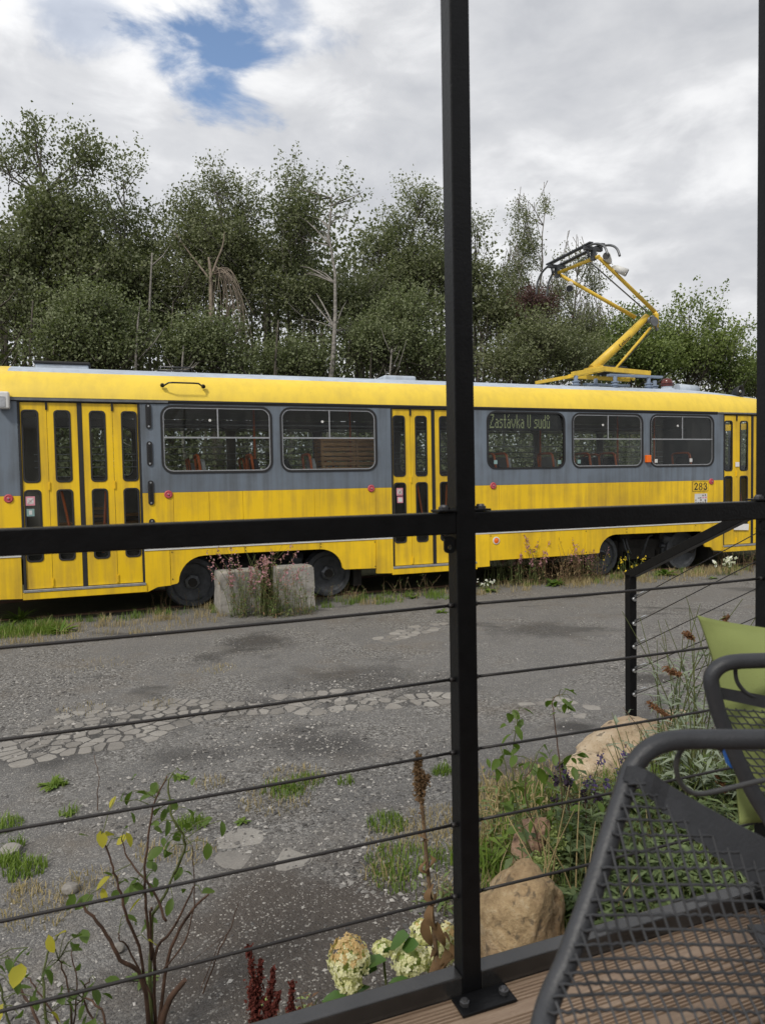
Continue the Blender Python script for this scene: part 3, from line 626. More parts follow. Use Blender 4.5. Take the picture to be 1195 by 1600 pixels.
# wheels
for s in (-.03, 1.875, 6.638, 8.354):
    for n in (.42, 2.08):
        mb = MB(); f = -1 if n < 1 else 1
        mb.lathe([(.0, f*.02), (.10, f*.02), (.10, f*.01), (.245, f*.035), (.262, f*.06), (.27, f*.07), (.325, f*.07), (.335, f*.06), (.338, 0), (.36, -f*.03), (.36, -f*.06), (.0, -f*.06)], (s, n, .345), (0, 1, 0), 40, False)
        w = mb.build('wheel', M['wheel'], tram)
        mb = MB(); mb.lathe([(.0, f*.07), (.06, f*.07), (.10, f*.05), (.105, f*.015)], (s, n, .345), (0, 1, 0), 6); mb.build('hub', M['hub'], w)
        mb = MB(); mb.lathe([(.0, f*.10), (.035, f*.10), (.04, f*.065)], (s, n, .345), (0, 1, 0), 16); mb.build('hub_cap', M['hub'], w)
for s0 in (-.03, 6.638):
    b0 = s0+.95; mb = MB()
    mb.box((s0-.42, .52, .36), (s0+2.35, .66, .56)); mb.box((s0-.42, 1.84, .36), (s0+2.35, 1.98, .56)); mb.box((b0-.3, .5, .22), (b0+.3, 2.0, .42))
    for q in (s0, s0+1.905): mb.tube([(q, .3, .345), (q, 2.2, .345)], .06, 10)
    for q in (b0-.42, b0+.42): mb.tube([(q, .56, .20), (q, .56, .60)], .07, 10); mb.box((q-.10, .40, .56), (q+.10, .52, .78))
    mb.build('bogie', M['under'], tram)
    mb = MB()
    mb.tube(smooth_path([(b0-.50, .36, .60), (b0-.47, .33, .44), (b0-.40, .36, .34), (b0-.38, .4, .22)]), .018, 6); mb.build('brake_hose', M['wheel'], tram); mb = MB(); mb.tube(smooth_path([(b0-.44, .36, .60), (b0-.41, .33, .44), (b0-.34, .36, .34)]), .018, 6)
    mb.build('brake_hose', M['wheel'], tram); mb = MB(); mb.tube([(b0-.08, .38, .30), (b0+.06, .38, .62), (b0+.14, .38, .64)], .022, 6); 
    mb.build('brake_rod', M['wheel'], tram)
    mb = MB(); mb.tube([(b0+.5, .40, .64), (b0+.5, .52, .44)], .10, 10); mb.tube([(b0+.35, .42, .44), (b0+.75, .42, .40)], .035, 8); mb.build('brake_unit', M['wheel'], tram)
    mb = MB(); mb.box((s0+2.28, .32, .14), (s0+2.40, .60, .72)); mb.build('mud_flap', M['under'], tram)
mb = MB(); mb.box((-3.0, .42, -.04), (11, .49, .025)); mb.box((-3.0, 2.01, -.04), (11, 2.08, .025)); tag(mb.build('rails', mat('rail_rust', (.12, .065, .04), .8)), 'rusty rails half buried under the tram', 'rail')
rails = bpy.data.objects['rails']; rails.location = TO; rails.rotation_euler = (0, 0, ALPHA); structure(rails)
# small fittings on the side
for z0, z1 in ((2.385, 2.70), (1.915, 2.225), (1.415, 1.728), (.94, 1.24)):
    mb = MB(); mb.plate(rrect(-.578, -.508, z0, z1, .033), [], side3(), -.016, -.001); v = mb.build('grab_recess', M['rubber'], tram, .004)
    mb = MB(); mb.plate(rrect(-.556, -.530, z0+.05, z1-.05, .012), [], side3(), -.022, -.0165); mb.build('slot', M['black'], v)
    mb = MB()
    for z in (z0+.028, z1-.028): mb.lathe([(0, -.021), (.012, -.021), (.012, -.016)], (-.543, 0, z), (0, 1, 0), 8)
    mb.build('rivet', M['alu'], v)
for s, z in ((-2.162, 1.54), (-.331, 1.545), (2.432, 1.563), (4.395, 1.562), (8.665, 1.549)):
    mb = MB(); mb.lathe([(.0, -.020), (.014, -.020), (.020, -.014), (.032, -.014), (.036, -.018), (.044, -.017), (.052, -.008), (.052, 0)], (s, 0, z), (0, 1, 0), 20, True); r_ = mb.build('reflector', M['lampred'], tram)
    mb = MB(); mb.lathe([(0, -.034), (.008, -.034), (.010, -.027)], (s, 0, z), (0, 1, 0), 10); mb.build('screw', M['alu'], r_)
mb = MB(); mb.lathe([(.058, 0), (.058, -.014), (.044, -.018), (.044, -.010)], (4.433, 0, .725), (0, 1, 0), 24); l_ = mb.build('side_lamp', M['white'], tram)
mb = MB(); mb.lathe([(0, -.022), (.03, -.020), (.043, -.012)], (4.433, 0, .725), (0, 1, 0), 24, True); mb.build('lens', M['lamporange'], l_)
mb = MB(); mb.box((7.245, -.055, 1.89), (7.335, 0, 2.01)); mb.build('indicator_lamp', M['lamporange'], tram, .006)
mb = MB(); hp = [(-.36, -.01, 2.935), (-.335, -.03, 2.937), (-.29, -.075, 2.962), (-.24, -.08, 2.965), (.03, -.08, 2.965), (.08, -.075, 2.962), (.125, -.03, 2.940), (.15, -.01, 2.938)]
mb.tube(hp, .011, 8); mb.lathe([(0, -.01), (.025, -.01), (.03, .04)], (-.36, 0, 2.935), (0, 1, .2), 10); mb.lathe([(0, -.01), (.025, -.01), (.03, .04)], (.15, 0, 2.935), (0, 1, .2), 10); mb.build('roof_handle', M['black'], tram)
mb = MB(); mb.box((-2.23, -.12, 2.60), (-2.10, -.01, 2.80), Matrix.Translation((0, 0, 0))); v = mb.build('side_camera', M['white'], tram, .015)
mb = MB(); mb.box((-2.21, -.126, 2.62), (-2.14, -.119, 2.74)); mb.build('lens_cover', M['alu'], v)
# roof kit
mb = MB(); mb.box((-1.9, .9, 3.22), (-1.25, 1.6, 3.30)); mb.build('roof_hatch', M['roofgrey'], tram, .02)
mb = MB(); mb.box((-1.92, .88, 3.30), (-1.23, 1.62, 3.335)); mb.build('hatch_lid', M['rubber'], tram, .01)
mb = MB(); mb.tube([(-.35, 1.2, 3.25), (-.32, 1.2, 3.36), (.12, 1.2, 3.36), (.15, 1.2, 3.25)], .012, 6); mb.tube([(-.35, 1.5, 3.25), (-.32, 1.5, 3.36), (.12, 1.5, 3.36), (.15, 1.5, 3.25)], .012, 6); mb.build('roof_rail', M['black'], tram)
mb = MB(); mb.box((3.0, .9, 3.22), (3.55, 1.6, 3.315)); mb.build('roof_hatch', M['roofgrey'], tram, .03)
mb = MB(); mb.lathe([(.16, 0), (.14, .06), (.10, .08), (.10, .12)], (8.75, 1.15, 3.22), (0, 0, 1), 20); mb.box((8.35, 1.0, 3.22), (8.95, 1.3, 3.26)); mb.build('lamp_base', M['roofgrey'], tram)
mb = MB(); mb.lathe([(.11, 0), (.11, .05), (.12, .05), (.12, .065), (.10, .07), (.10, .10), (.07, .14), (.0, .155)], (8.75, 1.15, 3.33), (0, 0, 1), 20, True); mb.build('roof_beacon', M['redbrown'], tram)
mb = MB(); mb.tube([(8.98, 1.15, 3.29), (9.45, 1.15, 3.27)], .10, 14); mb.build('roof_cylinder', M['roofgrey'], tram)
mb = MB(); mb.lathe([(0, .02), (.035, .015), (.05, .03), (.055, .06), (.085, .0), (.105, -.012), (.11, -.01), (.10, .04), (.05, .14), (.03, .16), (0, .16)], (9.66, .30, 3.16), (-.25, 1, -.05), 24, True); hs_ = mb.build('horn_speaker', M['rubber'], tram)
mb = MB(); mb.lathe([(0, -.004), (.022, .002), (.028, .016)], (9.66, .30, 3.16), (-.25, 1, -.05), 14, True); mb.build('speaker_core', M['alu'], hs_)
# stickers and numbers
def card(nm, s0, s1, z0, z1, matl, y=-.003, th=.002, par=None):
    mb = MB(); mb.box((s0, y-th, z0), (s1, y, z1)); return mb.build(nm, matl, par or tram)
c1 = card('number_border', 8.249, 8.60, 1.385, 1.555, M['rubber'], -.0006, .002); c2 = card('number_plate', 8.255, 8.594, 1.391, 1.549, M['yellow'], -.0028, .002, c1)
def text(nm, body, size, loc, matl, parent, rot=(rad(90), 0, 0), sxx=1., off=0., ext=.001):
    cu = bpy.data.curves.new(nm, 'FONT'); cu.body = body; cu.size = size; cu.extrude = ext; cu.align_x = 'CENTER'; cu.align_y = 'CENTER'; cu.offset = off
    o = bpy.data.objects.new('tmp', cu); COL.objects.link(o)
    me = bpy.data.meshes.new_from_object(o.evaluated_get(bpy.context.evaluated_depsgraph_get())); bpy.data.objects.remove(o)
    me.materials.clear(); me.materials.append(matl); t_ = link(nm, me, parent); t_.location = loc; t_.rotation_euler = rot; t_.scale = (sxx, 1, 1); return t_
# serif numerals drawn as outlines
def digits(parent):
    mb = MB(); y = -.0065
    def stroke(pts, ws):
        P = smooth_path([(x, 0, z) for x, z in pts], 5); k = len(P); W_ = [ws[0]+(ws[-1]-ws[0])*i/(k-1) if len(ws) == 2 else np.interp(i/(k-1), np.linspace(0, 1, len(ws)), ws) for i in range(k)]
        vs = []
        for i in range(k):
            d = (P[min(i+1, k-1)]-P[max(i-1, 0)]).normalized(); n_ = Vector((-d.z, 0, d.x))
            for sg in (-1, 1): q = P[i]+n_*(sg*W_[i]/2); vs.append((q.x, y, q.z))
        mb.add(vs, [(2*i, 2*i+1, 2*i+3, 2*i+2) for i in range(k-1)], False)
    a = 8.285; b = 1.408; w = .075; h = .124
    stroke([(a+.008, b+h*.76), (a+.03, b+h*.97), (a+w*.72, b+h*.93), (a+w*.93, b+h*.72), (a+w*.6, b+h*.42), (a+.012, b+h*.08)], [.012, .016, .022, .014])
    stroke([(a+.004, b+.010), (a+w*.5, b+.014), (a+w*.95, b+.010)], [.020, .022, .018]); stroke([(a+w*.95, b+.004), (a+w, b+h*.26)], [.01, .006])
    stroke([(a+.004, b+h*.76), (a+.024, b+h*.76)], [.022, .022])
    a += .102
    for cz, rx, rz in ((b+h*.74, w*.36, h*.22), (b+h*.26, w*.42, h*.25)):
        stroke([(a+w/2+rx*math.cos(t*math.pi/6), cz+rz*math.sin(t*math.pi/6)) for t in range(13)], [.02, .009, .02, .009, .02])
    a += .102
    stroke([(a+.008, b+h*.78), (a+.035, b+h*.97), (a+w*.8, b+h*.85), (a+w*.78, b+h*.62), (a+w*.45, b+h*.53)], [.012, .012, .022, .012])
    stroke([(a+w*.45, b+h*.53), (a+w*.85, b+h*.42), (a+w*.9, b+h*.16), (a+w*.45, b+.006), (a+.010, b+h*.18)], [.010, .022, .022, .012]); stroke([(a+.002, b+h*.77), (a+.022, b+h*.77)], [.02, .02]); stroke([(a+.002, b+h*.2), (a+.022, b+h*.2)], [.02, .02])
    return mb.build('numerals', M['rubber'], parent, fix=False)
digits(c1)
c3 = card('crest_sticker', 8.30, 8.575, 1.165, 1.345, M['sticker'], -.0006)
rr = random.Random(4)
for i in range(5):
    for j in range(4):
        if rr.random() < .72: x = 8.315+i*.051; z = 1.178+j*.042; card('sticker_print', x, x+rr.uniform(.02, .045), z, z+rr.uniform(.015, .036), rr.choice([M['redbrown'], M['rubber'], M['deadwood'], M['pink'], M['deadwood']]), -.0028, .0008, c3)
for s, z in ((-1.93, 1.50), (2.87, 1.50)):
    k = card('no_smoking_sticker', s-.05, s+.05, z-.05, z+.06, M['pink'], .006, .001); card('sticker_print', s-.035, s+.035, z-.03, z+.04, M['sticker'], .0048, .0008, k)
    mb = MB(); mb.bar((s-.03, .0038, z-.025), (s+.03, .0038, z+.035), .001, .012, (0, 1, 0)); mb.bar((s-.03, .0036, z+.035), (s+.03, .0036, z-.025), .001, .012, (0, 1, 0)); mb.build('sticker_cross', M['lampred'], k)
k = card('round_sticker', -1.975, -1.89, 1.32, 1.41, M['teal'], .006, .001); card('sticker_print', -1.95, -1.915, 1.34, 1.39, M['sticker'], .0048, .0008, k)
k = card('no_smoking_sticker', 2.83, 2.92, 1.345, 1.435, M['pink'], .006, .001); card('sticker_print', 2.845, 2.905, 1.36, 1.42, M['sticker'], .0048, .0008, k)
for s, z in ((4.42, 1.89), (5.56, 1.88), (5.93, 1.885), (7.46, 1.885), (8.20, 1.89)): card('window_sticker', s, s+.06, z, z+.06, M['teal'] if s < 7 else M['sticker'], .012, .001)
mb = MB(); mb.box((9.18, -.008, .68), (9.52, .0, .79), Matrix.Translation((9.35, 0, .735)) @ Matrix.Rotation(.05, 4, 'Y') @ Matrix.Translation((-9.35, 0, -.735))); mb.build('paper_notice', M['paper'], tram)
card('paper_notice', 9.22, 9.31, 1.80, 1.88, M['paper'], .006, .001)
mb = MB(); mb.tube([(9.66, -.03, .70), (9.72, -.03, .69)], .012, 6); mb.build('door_handle', M['rubber'], tram)

# ------------------------------------------------------------------ pantograph (part of the tram's roof, its own thing: it is bolted on and moves by itself)
pg = empty('pantograph', TO, ALPHA, 'raised yellow single arm pantograph with coil spring on the tram roof', 'pantograph')
Yp = M['panto']
mb = MB(); mb.bar((6.35, .72, 3.42), (7.05, .80, 3.545), .07, .07); mb.bar((7.0, .80, 3.545), (8.05, .80, 3.50), .06, .08); mb.bar((8.02, .80, 3.50), (8.02, 1.75, 3.52), .06, .06)
mb.bar((6.35, 1.85, 3.42), (7.05, 1.75, 3.545), .06, .06); mb.bar((7.0, 1.75, 3.545), (8.35, 1.70, 3.52), .06, .07); mb.bar((7.05, .8, 3.55), (7.05, 1.75, 3.55), .07, .07); mb.bar((8.33, 1.55, 3.50), (8.33, 1.72, 3.68), .05, .05); mb.bar((6.9, 1.1, 3.53), (7.25, 1.1, 3.60), .09, .12)
mb.build('base_frame', Yp, pg, .004)
mb = MB(); mb.tube([(7.12, 1.2, 3.60), (7.8, 1.22, 4.14), (8.38, 1.25, 4.62)], [.085, .075, .065], 16); lower = mb.build('lower_arm', Yp, pg)
text('arm_lettering', 'Lekov', .10, (7.78, 1.13, 4.12), M['rubber'], lower, (rad(90), -math.atan2(1.02, 1.26), 0), 1.3)
mb = MB(); mb.tube([(8.38, 1.13, 4.55), (8.38, 1.37, 4.55)], .05, 12); mb.lathe([(0, -.03), (.085, -.03), (.085, -.01), (.05, 0)], (8.40, 1.10, 4.50), (0, 1, 0), 16); mb.bar((8.38, 1.1, 4.6), (8.50, 1.12, 4.35), .04, .05); mb.build('elbow_joint', M['steel'], pg)
mb = MB(); mb.tube([(8.46, 1.15, 4.68), (8.50, 1.14, 4.64), (8.49, 1.14, 4.40)], .045, 10); mb.build('elbow_bracket', Yp, pg)
mb = MB(); mb.tube([(8.47, 1.15, 4.70), (6.90, .70, 5.40)], [.038, .030], 12); mb.build('upper_arm', Yp, pg)
mb = MB(); mb.tube([(8.20, 1.35, 4.62), (6.80, 1.80, 5.44)], [.038, .030], 12); mb.build('upper_arm', Yp, pg)
mb = MB(); mb.tube([(8.36, 1.22, 4.70), (6.78, .95, 5.48)], .013, 6); mb.build('guide_rod', M['steel'], pg)
mb = MB(); mb.tube([(7.62, 1.2, 3.62), (8.44, 1.22, 4.42)], .026, 10); mb.build('coupling_rod', Yp, pg)
mb = MB(); mb.tube([(7.64, 1.17, 3.62), (8.44, 1.18, 4.36)], .008, 6); mb.build('control_cable', M['rubber'], pg)
mb = MB(); mb.tube([(6.83, .62, 5.40), (6.79, 1.88, 5.44)], .030, 10); mb.build('cross_tube', Yp, pg)
mb = MB()
for dx in (-.12, .12):
    pts = [(6.78+dx, .18, 5.28), (6.78+dx, .25, 5.42), (6.78+dx, .42, 5.53), (6.78+dx, .7, 5.585), (6.78+dx, 1.25, 5.60), (6.78+dx, 1.8, 5.585), (6.78+dx, 2.08, 5.52), (6.78+dx, 2.24, 5.36), (6.78+dx, 2.28, 5.16)]
    mb.tube(smooth_path(pts, 4), .020, 8)
mb.build('horn', M['steel'], pg)
mb = MB(); mb.box((6.62, .60, 5.60), (6.70, 1.90, 5.625)); mb.box((6.86, .60, 5.60), (6.94, 1.90, 5.625)); mb.build('collector_strip', M['wheel'], pg, .004)
for n_ in (.72, 1.78):
    mb = MB(); mb.box((6.60, n_-.03, 5.52), (6.96, n_+.03, 5.58)); mb.box((6.75, n_-.035, 5.36), (6.83, n_+.035, 5.56)); mb.tube([(6.66, n_, 5.56), (6.70, n_, 5.40)], .022, 8); mb.build('head_carrier', M['wheel'], pg)
for p, q in (((7.15, .78, 5.40), (6.98, .62, 5.42)), ((7.30, .80, 5.30), (7.47, .70, 5.20)), ((7.05, 1.75, 5.26), (6.93, 1.6, 5.12))):
    mb = MB(); mb.tube([p, q], [.055, .07], 12); mb.box((p[0]-.04, p[1]-.04, p[2]-.05), (p[0]+.04, p[1]+.04, p[2]+.03)); sp_ = mb.build('floodlight', M['white'], pg)
    d = (Vector(q)-Vector(p)).normalized(); mb = MB(); mb.tube([Vector(q)+d*.001, Vector(q)+d*.012], .060, 12); mb.build('lens', M['black'], sp_)
mb = MB(); coil = [(7.58+.62*t/160, 1.62+.085*math.cos(t*.75*1.05), 3.66+.085*math.sin(t*.75*1.05)) for t in range(161)]; mb.tube(coil, .014, 5); mb.build('spring', M['rubber'], pg)
mb = MB(); mb.tube([(7.3, 1.62, 3.64), (8.3, 1.62, 3.66)], .03, 8); mb.build('spring_rod', M['rubber'], pg)
mb = MB(); mb.box((7.05, .62, 3.40), (8.18, .72, 3.435)); mb.box((7.2, 1.5, 3.36), (8.2, 1.6, 3.40)); mb.build('mounting_plate', M['bluegrey'], pg)
for s, n_ in ((6.42, .72), (7.15, .62), (7.9, .66), (7.25, 1.5), (8.05, 1.55), (8.25, .9), (7.0, .95)):
    mb = MB(); mb.lathe([(.05, 0), (.05, .03), (.075, .035), (.075, .05), (.05, .055), (.05, .08), (.07, .085), (.07, .10), (.035, .11), (.035, .19), (0, .19)], (s, n_, 3.20), (0, 0, 1), 14); mb.build('insulator', M['bluegrey'], pg)
mb = MB(); mb.tube(smooth_path([(8.30, 1.2, 3.42), (8.55, 1.2, 3.40), (8.7, 1.25, 3.46), (8.85, 1.3, 3.56)]), .012, 6); mb.build('power_lead', M['rubber'], pg)

# ------------------------------------------------------------------ things inside / beside the tram
def T(s, n, z=0.): return TO + ES*s + EN*n + Vector((0, 0, z))
def crate(s, n, z, rz, label):
    c = empty('wooden_crate', T(s, n, z), ALPHA+rz, label, 'crate', 'wooden crates stacked inside the tram')
    L, D, H = .52, .38, .28
    for x in (-L/2+.02, L/2-.02):
        for y in (-D/2+.02, D/2-.02): mb = MB(); mb.box((x-.018, y-.018, 0), (x+.018, y+.018, H)); mb.build('corner_post', M['crate'], c)
    for k in range(4):
        z0 = .005+k*.072
        for y in (-D/2-.006, D/2-.004): mb = MB(); mb.box((-L/2, y, z0), (L/2, y+.01, z0+.048)); mb.build('slat', M['crate'], c)
        for x in (-L/2-.010, L/2): mb = MB(); mb.box((x, -D/2+.001, z0), (x+.01, D/2-.001, z0+.048)); mb.build('slat', M['crate'], c)
    mb = MB(); mb.box((-L/2+.003, -D/2+.006, .0), (L/2-.003, D/2-.006, .008)); mb.build('bottom', M['crate'], c); return c
zc = [.905+.285*i for i in range(5)]
for i, z in enumerate(zc):
    if i < 2: continue
    pos = ['second', 'third', 'third', 'second', 'topmost'][i]
    crate(2.12, .72, z, 0, ('topmost' if i == 4 else 'second from top' if i == 3 else 'lowest seen') + ' slatted crate of the left stack inside the tram')
    if i < 5: crate(2.66, .72, z, 0, ('topmost' if i == 4 else 'second from top' if i == 3 else 'lowest seen') + ' slatted crate of the right stack inside the tram')
mb = MB()
for i in range(2):
    for s_ in (2.12, 2.66): mb.box((s_-.26, .53, .905+.285*i), (s_+.26, .91, .905+.285*i+.28))
o = mb.build('crate_stack_base', M['crate']); o.location = TO; o.rotation_euler = (0, 0, ALPHA); tag(o, 'closed wooden boxes under the slatted crates inside the tram', 'box')
mb = MB(); P_ = [T(1.42+.05*math.sin(i), .72+.04*math.cos(i*2), 1.2+.16*i) for i in range(6)]
mb.tube(P_, [.16, .17, .15, .12, .08, .03], 9); o = mb.build('jacket', mat('dark_cloth', (.015, .02, .022), .9)); tag(o, 'dark jacket hanging behind a seat inside the tram', 'jacket')
for k, (s, n_, h) in enumerate(((-1.55, .75, .35), (-1.1, .7, .55), (-.8, .8, .42))):
    c = empty('plank_pile', T(s, n_, .905), ALPHA+.1*k, ['low pile of boards behind the folding door of the tram, leftmost', 'tallest pile of boards behind the folding door of the tram', 'pile of boards nearest the vents behind the tram door'][k], 'plank pile', 'board piles behind the tram door')
    for i in range(int(h/.05)): mb = MB(); mb.box((-.2+.02*math.sin(i*3), -.12, i*.05), (.2+.03*math.sin(i*5), .12, i*.05+.035)); mb.build('plank', M['crate'] if i % 2 else M['deadwood'], c)

def block(s0, s1, h, lab, seed, rz):
    mb = MB(); r = random.Random(seed); n = 6; Vx = []
    b = bmesh.new(); bmesh.ops.create_cube(b, size=1)
    bmesh.ops.subdivide_edges(b, edges=b.edges, cuts=9, use_grid_fill=True)
    for v in b.verts:
        v.co = Vector((v.co.x*(s1-s0), v.co.y*.42, (v.co.z+.5)*h)); e = 0
        v.co.x *= 1-.06*v.co.z/h
        k = noise.noise(v.co*5+Vector((seed, 0, 0)))*.012 + noise.noise(v.co*16+Vector((seed, 3, 0)))*.006
        cen = Vector((0, 0, h/2)); d = (v.co-cen).normalized(); v.co += d*k
        edge = sum(1 for a_, l_ in ((abs(v.co.x), (s1-s0)/2), (abs(v.co.y), .21), (abs(v.co.z-h/2), h/2)) if a_ > l_*.93)
        if edge >= 2: v.co -= d*(.002+.02*max(0, noise.noise(v.co*9)))
    me = bpy.data.meshes.new('concrete_block'); b.to_mesh(me); b.free(); me.materials.append(M['concrete']); o = link('concrete_block', me)
    o.location = T((s0+s1)/2, -.12, -.02); o.rotation_euler = (0, 0, ALPHA+rz); return tag(o, lab, 'concrete block', 'concrete blocks by the tram wheels')
block(.22, .78, .55, 'left concrete block with weeds in front, right of the first tram wheel', 1, .06)
block(.99, 1.50, .56, 'right concrete block, half covering the second tram wheel', 2, -.04)

# ------------------------------------------------------------------ trees
def quads_leaves(P, size, r, elong=1.6, down=0.):
    "rhombic leaves at P (n,3)"
    n = len(P); a = r.normal(size=(n, 3)); a[:, 2] -= down; a /= np.linalg.norm(a, axis=1)[:, None]
    b = np.cross(a, r.normal(size=(n, 3))); b /= np.linalg.norm(b, axis=1)[:, None]
    s = (size*r.uniform(.6, 1.35, n))[:, None]
    V = np.stack([P-a*s*elong/2, P+b*s*.5-a*s*.1, P+a*s*elong/2, P-b*s*.5-a*s*.1], 1).reshape(-1, 3)
    return V, np.arange(4*n).reshape(n, 4)
def tree(name, label, cat, base, blobs, n_leaf, size, lm, bark, tr=.14, lean=(0, 0), seed=1, twig=.6, style='up', group='trees behind the tram', trunk_top=None, spread=.16, limbs=True):
    "blobs: (centre Vector, rx, rz, weight)"
    n_leaf = int(n_leaf*1.75); size *= .74
    r = np.random.RandomState(seed); base = Vector(base)
    root = empty(name, base, 0, label, cat, group)
    top = max((b[0] for b in blobs), key=lambda c: c.z) if trunk_top is None else Vector(trunk_top)
    path = [Vector((0, 0, -.1))]; H_ = top.z; k = 9
    for i in range(1, k+1):
        f = i/k; w = .012*H_
        path.append(Vector(((top.x-base.x)*f**1.4 + w*r.normal(), (top.y-base.y)*f**1.4 + w*r.normal(), H_*f)))
    mb = MB(); mb.tube(path, [tr*(1.25 if i == 0 else 1)*(1-.88*i/k) for i in range(k+1)], 8)
    def trunk_pt(z):
        for a, b in zip(path[:-1], path[1:]):
            if b.z >= z: return a.lerp(b, (z-a.z)/max(1e-6, b.z-a.z))
        return path[-1]
    W_ = np.array([b[3]*b[1]*b[1]*b[2] for b in blobs])**.8; W_ /= W_.sum(); per = 34; P = []
    for (c, rx, rz, w), fr in zip(blobs, W_):
        c = c-base; c = Vector((c.x, c.y, c.z)); nt_ = max(5, int(n_leaf*fr/per))
        root_p = trunk_pt(max(.8, c.z-rz*.8-.3)); nl = 3+int(rx*2)
        ends = []
        for _ in range(nl):
            d = Vector(r.normal(size=3)).normalized(); e = c + Vector((d.x*rx*.62, d.y*rx*.62, d.z*rz*.7)); ends.append(e)
            if limbs:
                m1 = root_p.lerp(e, .5) + Vector(r.normal(size=3))*.12*rx + Vector((0, 0, .12*rz))
                mb.tube(smooth_path([root_p, m1, e], 3), [tr*.22, tr*.19, tr*.16, tr*.13, tr*.10, tr*.07, tr*.03], 5)
        for _ in range(nt_):
            d = Vector(r.normal(size=3)).normalized(); q = r.rand()**.45
            s = c + Vector((d.x*rx, d.y*rx, d.z*rz))*q*(.70+.62*noise.noise((c+d*1.8)*1.3))
            if style == 'weep': dr = Vector((d.x*.4, d.y*.4, -1.)) + Vector(r.normal(size=3))*.2
            elif style == 'arch': dr = Vector((d.x, d.y, .35)) + Vector(r.normal(size=3))*.3
            else: dr = Vector((d.x*.7, d.y*.7, .75)) + Vector(r.normal(size=3))*.35
            dr.normalize(); L = twig*r.uniform(.5, 1.35)
            if q > .55 and limbs and r.rand() < .5: mb.tube([s-dr*L*.7, s, s+dr*L*.8], [.012, .009, .004], 3, False)
            m = int(per*r.uniform(.6, 1.4)); t = r.rand(m)**.8
            off = r.normal(size=(m, 3))*spread*(1.15-.8*t)[:, None]
            P.append(np.array(s)[None]+np.array(dr)[None]*(t*L)[:, None]+off)
    P = np.concatenate(P); V, F = quads_leaves(P, size, r, 1.5, .2 if style != 'weep' else .6)
    link('crown', np_mesh('crown', V, F, lm), root)
    mb.build('trunk', bark, root, fix=False)
    return root
def BL(px, py, rx, ry, n, w=1.):
    py += ry*.30+6; ry *= .90; rx *= .95
    Y = Yn(px, n); c = at(px, py, Y); k = Y/FPX; return (c, rx*k, ry*k, w)
def tb(px, n): Y = Yn(px, n); v = pray(px, 750); return (v.x/v.y*Y, Y, 0)
A_, B_, C_, D_ = M['leafA'], M['leafB'], M['leafC'], M['leafD']
TL = 'tree'
tree('poplar_tree', 'tall poplar at the far left with feathery tips highest of all against the clouds', TL, tb(95, 17.5),
     [BL(60, 210, 26, 44, 17.5, .7), BL(130, 235, 38, 48, 17.5, .9), BL(20, 245, 36, 34, 17.5, .8), BL(95, 330, 75, 75, 17.2, 1.6), BL(30, 390, 70, 80, 17.2, 1.3), BL(140, 410, 70, 80, 17.), BL(60, 480, 80, 60, 17., .8)], 24000, .062, A_, M['bark'], .13, seed=1)
tree('poplar_tree', 'thin open poplar right of the far left one, its leaves sparse against the cloud', TL, tb(215, 18.2),
     [BL(190, 262, 24, 36, 18.2, .5), BL(182, 330, 34, 45, 18., .6), BL(225, 330, 26, 34, 18.2, .35), BL(240, 385, 34, 40, 18.2, .8), BL(200, 420, 65, 70, 18., 1.1), BL(245, 470, 55, 70, 18., .9)], 12500, .06, A_, M['birch'], .10, seed=2)
tree('birch_tree', 'broad full birch between the thin poplar and the broken pale trunk', TL, tb(345, 17.8),
     [BL(350, 285, 34, 36, 17.8, .9), BL(300, 320, 36, 42, 17.8, .9), BL(385, 320, 34, 50, 17.8, .9), BL(340, 370, 75, 65, 17.6, 1.8), BL(300, 430, 60, 60, 17.5), BL(395, 420, 40, 80, 17.5)], 20000, .055, B_, M['birch'], .11, seed=3)
tree('aspen_tree', 'aspen with a pale bare upper trunk and a tuft leaning right at its top', TL, tb(517, 15.3),
     [BL(450, 280, 26, 30, 17., .7), BL(470, 330, 44, 50, 16.8, 1.1), BL(555, 292, 22, 9, 15.7, .35), BL(535, 315, 26, 16, 15.7, .4), BL(500, 320, 20, 24, 16.2, .5), BL(450, 390, 40, 55, 17.4), BL(480, 450, 60, 60, 17.3, 1.), BL(560, 460, 45, 60, 17.3, .9)], 15500, .058, A_, M['birch'], .10, seed=4, trunk_top=at(522, 300, Yn(522, 15.5)))
tree('poplar_tree', 'poplar with a pointed top just left of the middle terrace post', TL, tb(640, 18.),
     [BL(652, 300, 26, 34, 18., .9), BL(680, 330, 30, 44, 18.), BL(625, 350, 30, 44, 18.), BL(590, 380, 36, 40, 18., .9), BL(655, 410, 65, 65, 18., 1.6), BL(600, 450, 55, 60, 18., 1.2)], 17000, .058, A_, M['bark'], .11, seed=5)
tree('poplar_tree', 'poplar whose top shows just right of the middle terrace post', TL, tb(735, 18.4),
     [BL(742, 355, 18, 30, 18.4, .7), BL(745, 420, 26, 46, 18.4), BL(700, 400, 30, 70, 18.4), BL(770, 470, 44, 50, 18.3, 1.)], 10000, .055, B_, M['bark'], .09, seed=6)
tree('birch_tree', 'slender weeping birch standing tallest behind the pantograph head', TL, tb(826, 18.8),
     [BL(808, 305, 20, 22, 18.8, .6), BL(850, 300, 18, 14, 18.8, .45), BL(822, 350, 26, 50, 18.8, .9), BL(800, 400, 30, 40, 18.8, .8), BL(815, 450, 46, 60, 18.8, 1.3)], 10500, .05, B_, M['birch'], .08, seed=7, style='weep', spread=.10)
